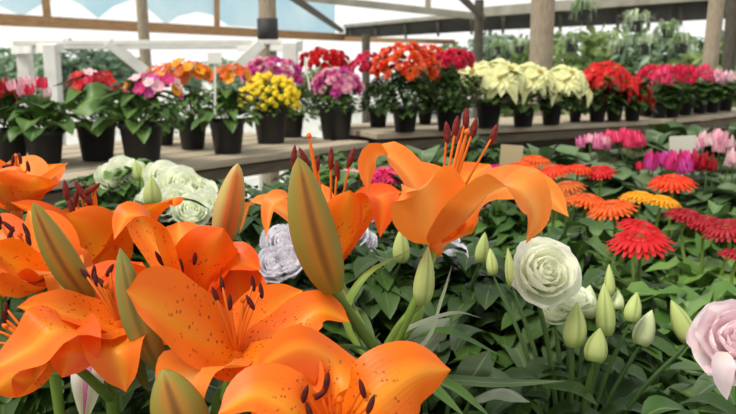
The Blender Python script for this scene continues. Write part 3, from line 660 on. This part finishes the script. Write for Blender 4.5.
# ---------------------------------------------------------------- ruffled lisianthus plants
def lis_leaf(pts, w, mat, parent, S=None, cup=.25, prof=leafp, name='leaf'):
    q = MB(); T = pts[-1]-pts[0]; s_ = S if S is not None else T.cross(V((0,0,1)))
    q.petal(pts, s_, w, prof, cup, .04, 6, 12, mid=-.08); return q.build(name, mat, parent)
def stems(parent, root, tops, mat='stem', r=.0022, name='stem'):
    q = MB()
    for t in tops: q.tube([root, V(((root.x*.5+t.x*.5), root.y*.5+t.y*.5, root.z*.35+t.z*.65)), t], [r*1.3, r], 6, 8)
    return q.build(name, mat, parent)
def budp2(t): return max(.03, (math.sin(PI*min(1, (.1+.9*t)**.72))**.8))
def bud(parent, a, b, w, mat, name='bud', lobe=.22, bend=V((0,0,0)), rot=0, sepals=False):
    q = MB(); q.spindle(a, b, w/2, budp2 if 'lis' in mat or 'pale' in mat else budp, 18, 16, lobe, 3, bend=bend, rot=rot); o = q.build(name, mat, parent)
    return o
def sprout(rnd, root, n, spread, h, L, w, mb):
    for i in range(n):
        a = rnd.uniform(0, 2*PI); z = rnd.uniform(.05, h); p = root+V((math.cos(a)*spread*rnd.uniform(.1,1), math.sin(a)*spread*rnd.uniform(.1,1), z))
        leaf(mb, p, a, rnd.uniform(-.1, 1.0), L*rnd.uniform(.7,1.2), w, rnd, .5, lancep, pet=.05, stem=False, nv=7, nu=4)
# white lisianthus in front right
b = P(575, 330, .74); root = V((b.x, b.y, TZ+.001))
LW = thing('lisianthus_plant', root, 'white lisianthus with one open ruffled bloom and pale green buds', 'lisianthus')
put('pot', POT, LW, (0,0,0)); put('soil', SOIL, LW, (0,0,0)); rt = root+V((0,0,.11))
def bloom_parts(parent, c, axis, size, mat, seed):
    q = V((0,0,1)).rotation_difference(axis.normalized()).to_matrix(); mbs = ruffle(None, seed, parts=True)
    calyx = MB(); calyx.spindle(c-axis.normalized()*size*.42, c-axis.normalized()*size*.2, size*.09, budp, 10, 6); fo = calyx.build('flower', 'stem', parent)
    for m_ in mbs:
        m_.v = [c+q@(p*size) for p in m_.v]; m_.build('petal', mat, fo)
    return c-axis.normalized()*size*.4
tips = [bloom_parts(LW, P(542, 276, .70), V((.12, -.85, .62)), .056, 'white', 5)]
tips.append(bloom_parts(LW, P(556, 314, .75), V((-.1, -.4, .9)), .032, 'white2', 16))
tips.append(bloom_parts(LW, P(572, 302, .74), V((.1, -.3, .95)), .036, 'white2', 6))
for (ax_, ay, bx, by, Y, w, mt) in ((573,347,577,302,.69,.021,'bud_lis'), (606,335,604,283,.72,.018,'bud_lis'), (610,296,609,264,.76,.0105,'bud_lis'), (630,322,637,292,.73,.016,'bud_lis'), (594,362,600,328,.67,.02,'bud_lis'), (640,345,652,310,.74,.02,'bud_pale'), (617,310,618,290,.76,.014,'bud_pale'), (690,342,671,300,.72,.019,'bud_lis'),(512,286,508,248,.78,.011,'bud_lis'),(493,275,490,248,.8,.012,'bud_lis'),(586,318,590,285,.77,.02,'bud_pale')):
    a, t = P(ax_, ay, Y), P(bx, by, Y+.01); bud(LW, a, t, w, mt, lobe=.12, rot=R.uniform(0,2)); tips.append(a)
stems(LW, rt, tips, 'stem_dark')
q = MB(); rnd = random.Random(4); sprout(rnd, rt, 60, .13, .16, .07, .03, q); q.build('foliage', 'leaf_dark', LW)
q = MB(); sprout(rnd, rt, 26, .13, .15, .075, .034, q); q.build('foliage', 'leaf_grey', LW)
# pale pink lisianthus at right edge
b = P(735, 350, .66); root = V((b.x+.03, b.y+.02, TZ+.001))
LP = thing('lisianthus_plant', root, 'pale pink ruffled lisianthus bloom cut by the right edge', 'lisianthus')
put('pot', POT, LP, (0,0,0), sc_=.8); put('soil', SOIL, LP, (0,0,0), sc_=.8)
t = bloom_parts(LP, P(738, 345, .62), V((-.3, -.65, .7)), .066, 'palepink', 9)
q = MB(); q.petal([P(727,352,.60), P(722,370,.59), P(727,400,.592)], V((1,0,0)), .02, leafp, .3, .05); q.build('petal', 'palepink', LP)
stems(LP, root+V((0,0,.09)), [t], 'stem_dark')
q = MB(); sprout(rnd, root+V((0,0,.09)), 34, .07, .2, .07, .034, q); q.build('foliage', 'leaf_mid', LP)
# far white blooms at left and purple edged blooms behind the lilies
def lis_cluster(heads, mat, label, fol, fs, fz, name='lisianthus_plant', mt2=None, buds=()):
    ps = [P(h[0], h[1], h[2]) for h in heads]; c = sum(ps, V((0,0,0)))/len(ps); b = V((c.x, c.y+.02, TZ+.001))
    o = potted(name, b, .13, fol, fs, fz, label, 'lisianthus')
    for i, (p, h) in enumerate(zip(ps, heads)):
        put('flower', mesh('ruffle', mt2 if (mt2 and i % 2) else mat), o, p-b, V((R.uniform(-.5,.5), -.6, .7)).normalized(), h[3])
    bt = []
    for (ax_, ay, bx, by, Y, w) in buds:
        a = P(ax_, ay, Y); bud(o, a, P(bx, by, Y), w, 'bud_lis', lobe=.12); bt.append(a)
    stems(o, b+V((0,0,.1)), [p-V((0,-.01,.02)) for p in ps]+bt, 'stem_dark'); return o
lis_cluster([(122,172,1.35,.05),(112,180,1.3,.05),(135,178,1.32,.05)], 'white', 'left white flower cluster with green buds below the bench', 'bushy', 1.1, .14, mt2='white2', buds=((140,180,135,160,1.25,.016),(146,182,144,163,1.25,.014)))
lis_cluster([(163,182,1.25,.06),(180,190,1.2,.065),(196,200,1.2,.065),(178,206,1.15,.06),(205,210,1.15,.055),(190,214,1.1,.05),(160,196,1.2,.05),(150,205,1.15,.04)], 'white', 'dense bank of white ruffled blooms below the bench', 'bushy', 1.0, .12, mt2='white2')
lis_cluster([(281,248,.95,.05),(292,262,.92,.05),(274,268,.92,.045),(296,240,.97,.04)], 'picotee', 'white blooms with purple edges left of the big lily bud', 'bushyd', 1.0, .06)
lis_cluster([(368,213,1.1,.032),(352,236,1.0,.04),(362,243,1.0,.035)], 'picotee', 'small purple edged white blooms between the upright lilies', 'bushyd', 1.0, .08, buds=((401,262,401,228,.86,.019),))
lis_cluster([(452,258,.98,.038),(448,243,1.0,.03),(457,270,.98,.03)], 'picotee', 'purple and white bloom under the right lily', 'bushyd', 1.0, .04, buds=((480,262,485,232,.85,.015),))
# cream and pink half closed bloom at lower left
b = P(85, 400, .56); root = V((b.x+.01, b.y+.06, TZ+.001))
o = thing('lisianthus_plant', root, 'narrow cream bloom streaked with pink hanging under the left lilies', 'lisianthus')
put('pot', POT, o, (0,0,0), sc_=.75); put('soil', SOIL, o, (0,0,0), sc_=.75)
q = MB()
for px, w, mi in ((80, .017, 0), (92, .016, 0), (86, .012, 1)):
    q.petal([P(84,420,.57), P(px,385,.555), P(px+3,358,.56), P(88,345,.57)], V((1,0,.1)), w, lancep, .35, .05, mi=mi)
q.build('flower', ['white2', 'pink'], o)
stems(o, root+V((0,0,.08)), [P(84,418,.57)], 'stem')
q = MB(); sprout(rnd, root+V((0,0,.09)), 40, .09, .17, .07, .02, q); q.build('foliage', 'leaf_dark', o)
# ---------------------------------------------------------------- lilies
def lily_flower(parent, base, axis, petals, stamens, mats=('lily',), fil='filament', anther='anther', alen=.012, pist=None, arad=.0019, anther_dirs=None):
    B = P(*base); A = V(axis).normalized()
    q = MB(); q.spindle(B-A*.012, B+A*.006, .006, budp, 10, 6); 
    top = P(*pist) if pist else B+A*.06
    q.tube([B, B.lerp(top, .5), top], [.0022,.0016,.0018], 7, 8, mi=1); q.spindle(top-A*.002, top+A*.003, .0024, budp, 8, 4, mi=1)
    fo = q.build('flower', [fil, fil], parent)
    for i, pt in enumerate(petals):
        pts = [B]+[P(*x) for x in pt[0]]; w = pt[1]; cup = pt[2] if len(pt) > 2 else .3
        Rr = (pts[-1]+pts[len(pts)//2])/2-B; Rr = Rr-A*Rr.dot(A); S = A.cross(Rr.normalized())
        if len(pt) > 3 and pt[3] is not None: S = V(pt[3])
        mt = pt[4] if len(pt) > 4 else mats[i % len(mats)]
        q = MB(); q.petal(pts, S, w, lilyp, cup, .03, 10, 22, mid=-.10, ph=i*1.3); q.build('petal', mt, fo)
    for i, sxy in enumerate(stamens):
        t = P(*sxy[:3]); q = MB(); q.tube([B+A*.004, B.lerp(t, .55)+A*.004, t], [.0012,.0009], 6, 8)
        d = V(sxy[3]) if len(sxy) > 3 else V((R.uniform(-.35,.35), R.uniform(-.2,.2), 1))
        d.normalize(); q.spindle(t-d*alen/2, t+d*alen/2, arad, budp, 8, 8, mi=1); q.build('stamen', [fil, anther], fo)
    return fo
def lily_plant(px, py, Y, label, dx=0, dy=0):
    p = P(px, py, Y); root = V((p.x+dx, p.y+dy, TZ+.001)); o = thing('lily_plant', root, label, 'lily')
    put('pot', POT, o, (0,0,0)); put('soil', SOIL, o, (0,0,0)); return o, root+V((0,0,.11))
def lstem(o, pts, r=.004, mat='stem'):
    q = MB(); q.tube(pts, [r*1.15, r*.8], 9, 20); return q.build('stem', mat, o)
def lleaves(o, pts, n, seed, L=.085, w=.015, t0=.1, t1=.9, mat='lily_leaf'):
    rnd = random.Random(seed)
    for i in range(n):
        t = t0+(t1-t0)*i/(n-1); q = MB(); leaf(q, cr(pts, t), i*2.2+seed, rnd.uniform(.2,.8), L*rnd.uniform(.8,1.15), w, rnd, .5, lancep, pet=.02, stem=False, nv=10, nu=4); q.build('leaf', mat, o)
# plant: two upright lilies (G, H) with the big bud
o, rt = lily_plant(382, 400, .60, 'orange lily stem with two open blooms and the largest bud, centre')
st = [rt, P(381,414,.60), P(379,372,.60), P(374,346,.595)]
lstem(o, st, .0052); lstem(o, [P(374,347,.595), P(356,322,.58), P(333,288,.56)], .0042)
lstem(o, [P(376,352,.597), P(352,308,.63), P(334,268,.655)], .0035); lstem(o, [P(379,375,.60), P(402,330,.60), P(424,282,.60), P(436,246,.61)], .0036)
lstem(o, [P(379,360,.60), P(400,325,.6), P(422,303,.6)], .0032)
lleaves(o, st, 12, 3, .1, .017)
bud(o, P(333,290,.56), P(298,157,.54), .0315, 'bud', bend=P(324,225,.55)-P(329,225,.55), lobe=.2)
bud(o, P(421,304,.60), P(428,246,.60), .016, 'bud_lis', lobe=.2)
lis_leaf([P(378,352,.6), P(350,345,.57), P(322,350,.56)], .012, 'lily_leaf', o)
lis_leaf([P(381,372,.6), P(395,335,.62), P(450,312,.64), P(482,318,.64)], .009, 'leaf_silver', o, prof=lancep)
lis_leaf([P(380,375,.6), P(425,340,.58), P(440,300,.58), P(452,265,.6)], .011, 'leaf_silver', o, prof=lancep)
lis_leaf([P(377,375,.6), P(345,320,.62), P(365,275,.63), P(410,250,.65)], .008, 'stem', o, prof=lancep)
lily_flower(o, (331,266,.655), (0,-.15,1), [
    ([(312,238,.67), (280,208,.68), (250,204,.68), (240,232,.675)], .028, .2, None, 'lily_pale'),
    ([(315,230,.64), (292,200,.62), (272,204,.61), (266,238,.61)], .026, .3, None, 'lily_pale'),
    ([(340,240,.63), (346,212,.615), (350,190,.61)], .036, .5, (1,.3,0)),
    ([(345,236,.65), (364,208,.64), (382,197,.62), (380,238,.61)], .038, .2, (1,.5,0), 'lily_deep'),
    ([(322,230,.70), (318,200,.72), (322,184,.74)], .034, .4, None),
    ([(350,228,.70), (372,200,.71), (402,192,.70)], .034, .3)],
    [(294,156,.64,(.1,0,1)), (304,157,.66,(-.5,0,1)), (331,158,.65,(.05,0,1)), (337,170,.67,(-.1,0,1)), (351,158,.66,(.35,0,1)), (317,166,.67,(.2,0,1))],
    ('lily','lily_deep'), alen=.019, arad=.0026, pist=(309,136,.65), anther='anther_red')
HF = lily_flower(o, (437,243,.61), (.1,-.12,1), [
    ([(431,222,.585), (430,200,.565), (422,187,.555), (404,193,.545)], .054, .2, (1,.1,.25), 'lily_pale'),
    ([(458,222,.58), (476,200,.555), (502,184,.55), (523,188,.545), (536,212,.545), (526,244,.54)], .046, .2, (.9,.7,.1), 'lily_pale'),
    ([(462,215,.64), (500,186,.64), (541,190,.63), (569,217,.62)], .034, .2, (.5,.5,.7), 'lily_pale'),
    ([(450,215,.66), (465,180,.70), (490,164,.74)], .048, .3, None, 'lily'),
    ([(428,215,.65), (412,178,.66), (388,154,.665), (370,162,.66), (368,194,.655)], .034, .25, None, 'lily_pale'),
    ([(435,205,.66), (425,176,.70), (405,162,.73)], .045, .3, None, 'lily')],
    [(447,132,.60,(-.1,0,1)), (456,126,.62,(.15,0,1)), (466,118,.62,(0,0,1)), (474,128,.62,(.2,0,1)), (494,134,.63,(.25,0,1)), (461,134,.64,(.3,0,1))],
    ('lily',), alen=.017, arad=.0028, pist=(467,132,.605), anther='anther_red')
# plant: big front bloom A with buds
o, rt = lily_plant(205, 440, .56, 'orange lily with the large speckled bloom facing forward and two buds', dy=.02)
st = [rt, P(215,430,.57), P(230,380,.545)]
lstem(o, st, .005); lstem(o, [P(225,400,.55), P(236,365,.53)], .004); lstem(o, [P(215,430,.57), P(185,400,.53), P(157,366,.50)], .0035); lstem(o, [P(215,440,.57), P(195,450,.5), P(190,440,.45)], .0035)
lleaves(o, st, 10, 5)
bud(o, P(160,368,.50), P(120,248,.49), .0195, 'bud_green', bend=V((-.003,0,-.002)), lobe=.2)
bud(o, P(192,445,.45), P(163,369,.44), .031, 'bud', lobe=.25)
lily_flower(o, (238,356,.53), (-.05,-.62,.78), [
    ([(200,334,.505), (158,306,.48), (126,291,.465)], .066, .16, None, 'lily'),
    ([(240,320,.57), (238,285,.60), (236,262,.62)], .046, .3, None, 'lily_deep'),
    ([(262,325,.55), (284,303,.57), (302,290,.585)], .05, .2, None, 'lily'),
    ([(285,335,.54), (318,310,.55), (350,322,.55)], .036, .25, None, 'lily'),
    ([(270,362,.50), (300,372,.48), (318,398,.47)], .034, .2, None, 'lily'),
    ([(218,365,.50), (192,366,.475), (186,392,.46), (196,425,.46)], .040, .2, None, 'lily_pale')],
    [(215,294,.53,(-.35,0,1)), (222,284,.545,(-.1,0,1)), (230,302,.525,(0,0,1)), (253,283,.55,(-.1,0,1)), (261,290,.545,(-.1,0,1)), (250,302,.53,(-.5,0,1))], ('lily',), alen=.0125, pist=(243,300,.54))
# plant B: bottom centre bloom
o, rt = lily_plant(330, 470, .47, 'orange lily bloom cut by the bottom edge of the photo', dy=.03)
st = [rt, P(335,490,.47), P(336,450,.45)]; lstem(o, st, .005); lleaves(o, st, 8, 7)
lily_flower(o, (336,446,.44), (0,-.45,.9), [
    ([(372,405,.43), (412,374,.44), (451,370,.455)], .048, .3, (.15,-.45,-1), 'lily'),
    ([(300,415,.42), (258,392,.42), (218,414,.415)], .042, .2, None, 'lily'),
    ([(345,402,.47), (332,364,.49), (298,348,.475), (252,372,.445)], .040, .2, (0,.8,.7), 'lily'),
    ([(300,425,.47), (285,392,.50), (272,370,.52)], .05, .3, None, 'lily_deep'),
    ([(360,440,.41), (400,450,.38)], .04, .2, None, 'lily'), ([(320,460,.40), (310,480,.38)], .04, .2, None, 'lily')],
    [(327,381,.43,(.15,0,1)), (305,394,.43,(.3,0,1)), (362,388,.43,(-.25,0,1)), (371,404,.42,(.35,0,1)), (309,411,.42,(-.3,0,1)), (321,394,.44,(.7,0,.5))], ('lily',), alen=.0125, pist=(340,400,.43))
# plant C
o, rt = lily_plant(195, 380, .64, 'orange lily behind the speckled bloom, with a tall orange bud', dy=.03)
st = [rt, P(195,370,.64), P(190,315,.63)]; lstem(o, st, .005); lstem(o, [P(195,340,.64), P(215,290,.65), P(224,244,.65)], .0035); lleaves(o, st, 8, 9)
bud(o, P(221,246,.65), P(238,163,.65), .024, 'bud_orange', lobe=.2)
lily_flower(o, (190,312,.62), (-.1,-.4,.9), [
    ([(203,278,.60), (212,248,.59), (224,228,.59)], .05, .35, (1,.25,.2), 'lily_deep'),
    ([(168,268,.58), (152,224,.575), (128,214,.57), (114,240,.565)], .036, .2, None, 'lily'),
    ([(160,255,.65), (142,218,.66), (172,199,.66), (174,207,.655)], .024, .2, None, 'lily'),
    ([(165,295,.58), (142,278,.56), (118,262,.55)], .045, .2, None, 'lily_deep'),
    ([(212,290,.60), (235,262,.60), (262,270,.60)], .045, .3, None, 'lily_deep'),
    ([(188,270,.66), (180,240,.68), (178,222,.70)], .05, .3, None, 'lily')],
    [(159,258,.59,(-.5,0,1)), (176,249,.60,(-1,0,.35)), (195,257,.59,(.15,0,1)), (181,266,.58,(-.1,0,1)), (172,262,.59,(.3,0,1)), (205,262,.6)], ('lily_deep',), alen=.0125, pist=(186,262,.6))
# plant D (with J)
o, rt = lily_plant(110, 400, .58, 'orange lily with long spreading petals at lower left and a brown striped bud', dy=.03)
st = [rt, P(112,400,.58), P(118,345,.54)]; lstem(o, st, .005); lstem(o, [P(112,400,.58), P(80,370,.52), P(52,352,.50)], .0035); lstem(o, [P(116,360,.55), P(105,330,.56), P(88,298,.56)], .0035); lleaves(o, st, 9, 11)
bud(o, P(89,298,.555), P(33,202,.535), .0205, 'bud', lobe=.3, bend=V((-.002,0,-.001)))
lily_flower(o, (120,326,.53), (-.1,-.5,.85), [
    ([(92,318,.52), (55,309,.50), (17,307,.49)], .034, .25, None, 'lily'),
    ([(118,338,.505), (116,350,.48), (126,392,.475)], .042, .25, (1,0,0), 'lily'),
    ([(88,330,.50), (55,326,.47), (28,348,.465), (-12,372,.46)], .044, .15, None, 'lily'),
    ([(110,300,.56), (98,280,.58), (86,268,.60)], .044, .3, None, 'lily_deep'),
    ([(128,298,.56), (132,278,.58), (142,262,.59)], .044, .3, None, 'lily_deep'),
    ([(145,330,.53), (160,330,.53), (172,345,.53)], .036, .2, None, 'lily')],
    [(85,274,.54,(-.8,0,1)), (96,279,.53,(-.2,0,1)), (110,270,.54,(.6,0,1)), (102,283,.53,(-.8,0,1)), (94,272,.55,(.1,0,1))], ('lily',), alen=.011, pist=(106,285,.53))
lily_flower(o, (52,354,.50), (-.9,-.1,.45), [
    ([(62,336,.49), (72,348,.475), (62,378,.47)], .04, .3, (.8,.5,.2), 'lily_deep'),
    ([(30,362,.50), (8,380,.50), (-8,392,.5)], .032, .3, (.2,.2,1), 'lily'),
    ([(40,372,.49), (30,380,.47), (12,378,.46)], .03, .3, None, 'lily_deep'),
    ([(40,335,.52), (50,330,.54)], .03, .2)],
    [(4,318,.50), (-4,330,.50), (6,308,.51), (-6,342,.5)], ('lily_deep',), fil='filament', alen=.01, pist=(6,326,.5))
# plant E / I
o, rt = lily_plant(60, 400, .68, 'orange lily at the left edge with drooping curled petal', dy=.02)
st = [rt, P(52,360,.68), P(38,290,.63)]; lstem(o, st, .005); lstem(o, [P(55,370,.68), P(90,320,.7), P(98,280,.7)], .004); lleaves(o, st, 9, 13)
lily_flower(o, (34,282,.62), (-.15,-.5,.85), [
    ([(44,258,.62), (42,232,.63), (28,210,.64)], .05, .3, (1,0,.1), 'lily'),
    ([(18,266,.58), (-6,250,.56), (-30,262,.56)], .04, .2, None, 'lily'),
    ([(48,272,.585), (64,272,.565), (56,304,.56)], .036, .25, (1,.2,.2), 'lily_pale'),
    ([(15,255,.66), (-5,232,.68), (-20,222,.7)], .045, .3, None, 'lily_deep'),
    ([(62,268,.64), (80,270,.64), (95,285,.64)], .04, .2, None, 'lily'),
    ([(20,295,.57), (-5,290,.56), (-25,300,.56)], .04, .2, None, 'lily')],
    [(8,226,.61,(-1,0,.9)), (11,233,.61,(.5,0,1)), (26,230,.61,(-.4,0,1)), (28,238,.6,(-.2,0,1)), (0,222,.62)], ('lily',), alen=.013, pist=(20,235,.61))
o, rt = lily_plant(100, 330, .78, 'orange lily with tall dark red anthers above the striped bud', dy=.02)
st = [rt, P(102,330,.76), P(100,292,.74)]; lstem(o, st, .005); lleaves(o, st, 8, 15)
lily_flower(o, (100,290,.73), (-.05,-.3,1), [
    ([(98,258,.70), (88,232,.68), (66,214,.67)], .06, .35, (1,.2,.1), 'lily'),
    ([(80,250,.72), (48,216,.71), (10,202,.70)], .034, .2, None, 'lily_deep'),
    ([(110,258,.72), (122,236,.71), (128,216,.70)], .05, .3, None, 'lily'),
    ([(90,250,.77), (70,222,.80), (58,210,.82)], .045, .3, None, 'lily'),
    ([(112,250,.78), (130,220,.80), (150,212,.82)], .045, .3, None, 'lily')],
    [(66,190,.70,(-.1,0,1)), (71,206,.70,(-.2,0,1)), (80,190,.71,(-.5,0,1)), (92,189,.71,(.9,0,.6)), (76,198,.72,(.3,0,1)), (85,196,.71,(-.8,0,1))], ('lily',), alen=.02, arad=.003, pist=(95,190,.72), anther='anther_red')
# plant F
o, rt = lily_plant(-5, 300, .92, 'orange lily opening upward at the upper left edge', dy=.0)
st = [rt, P(2,260,.85), P(14,212,.80)]; lstem(o, st, .005); lleaves(o, st, 9, 17)
lily_flower(o, (16,210,.79), (0,-.25,1), [
    ([(30,192,.76), (50,178,.75), (69,162,.75)], .036, .25, None, 'lily_pale'),
    ([(22,186,.80), (24,170,.82), (18,157,.84)], .05, .3, None, 'lily_pale'),
    ([(-2,190,.80), (-14,172,.80), (-30,164,.80)], .045, .3, None, 'lily'),
    ([(24,196,.74), (34,186,.72), (38,176,.715)], .06, .4, (1,.3,0), 'lily'),
    ([(8,196,.74), (0,184,.72), (-8,172,.72)], .06, .4, (1,-.3,0), 'lily'),
    ([(40,185,.82), (48,172,.84), (54,164,.86)], .045, .3, None, 'lily')],
    [(13,160,.77), (20,158,.78), (8,166,.77,(1,0,.2)), (28,166,.78)], ('lily',), alen=.012, pist=(16,156,.78))
# small greenish lily bud in front of the white blooms
o, rt = lily_plant(150, 280, .95, 'slim pale green lily bud standing before the white blooms', dy=0)
st = [rt, P(152,240,.88), P(153,206,.85)]; lstem(o, st, .0035); lleaves(o, st, 7, 19)
bud(o, P(153,206,.85), P(151,176,.85), .019, 'bud_lis', lobe=.15)
# broad silver leaves between the lilies and the lisianthus
b = P(440, 400, .68); root = V((b.x, b.y+.03, TZ+.001))
o = thing('lisianthus_plant', root, 'grey green foliage plant with broad leaves and a long blade, no blooms', 'lisianthus')
put('pot', POT, o, (0,0,0), sc_=.9); put('soil', SOIL, o, (0,0,0), sc_=.9); rt = root+V((0,0,.1))
lis_leaf([P(418,366,.62), P(428,343,.60), P(450,318,.60)], .036, 'leaf_silver', o, S=V((1,.2,.35)))
lis_leaf([P(395,392,.62), P(440,380,.60), P(500,383,.60), P(566,381,.61)], .0085, 'leaf_grey', o, S=V((0,.5,.9)), prof=lancep)
lis_leaf([P(455,398,.62), P(475,372,.61), P(490,350,.62)], .03, 'leaf_grey', o, S=V((1,.2,.2)))
lis_leaf([P(470,400,.66), P(500,390,.64), P(530,402,.63)], .03, 'leaf_silver', o)
lis_leaf([P(395,360,.70), P(410,325,.70), P(425,296,.71)], .022, 'leaf_yellow', o, S=V((1,.2,.2)))
q = MB(); rnd = random.Random(44); sprout(rnd, rt, 60, .12, .2, .075, .03, q); q.build('foliage', 'leaf_dark', o)
q = MB(); sprout(rnd, rt, 24, .1, .2, .07, .03, q); q.build('foliage', 'leaf_grey', o)
stems(o, rt, [P(420,372,.69), P(395,392,.62), P(450,395,.68), P(470,400,.66), P(395,360,.70)], 'stem_dark')
# ---------------------------------------------------------------- light
w = bpy.data.worlds.new('world'); sc.world = w; w.use_nodes = True
nt = w.node_tree; N, L = nt.nodes, nt.links; N.clear()
bg = N.new('ShaderNodeBackground'); ow = N.new('ShaderNodeOutputWorld'); L.new(bg.outputs[0], ow.inputs[0])
tc = N.new('ShaderNodeTexCoord'); sx = N.new('ShaderNodeSeparateXYZ'); L.new(tc.outputs['Generated'], sx.inputs[0])
cr_ = ramp(N, sx.outputs[2], L, [(.0, (1.0,1.0,.97,1)), (.25, (1.0,1.0,.98,1)), (.5, (.74,.76,.76,1)), (1, (.52,.54,.54,1))]); L.new(cr_, bg.inputs[0]); bg.inputs[1].default_value = 1.05
sl = bpy.data.lights.new('sun', 'SUN'); so = bpy.data.objects.new('sun', sl); C.objects.link(so)
sl.energy = 3.1; sl.angle = math.radians(25); sl.color = (1, .96, .88)
so.rotation_euler = (math.radians(16), math.radians(-28), 0); so.location = (0, 0, 6)
for ob in bpy.data.objects:
    if '_o' in ob: del ob['_o']
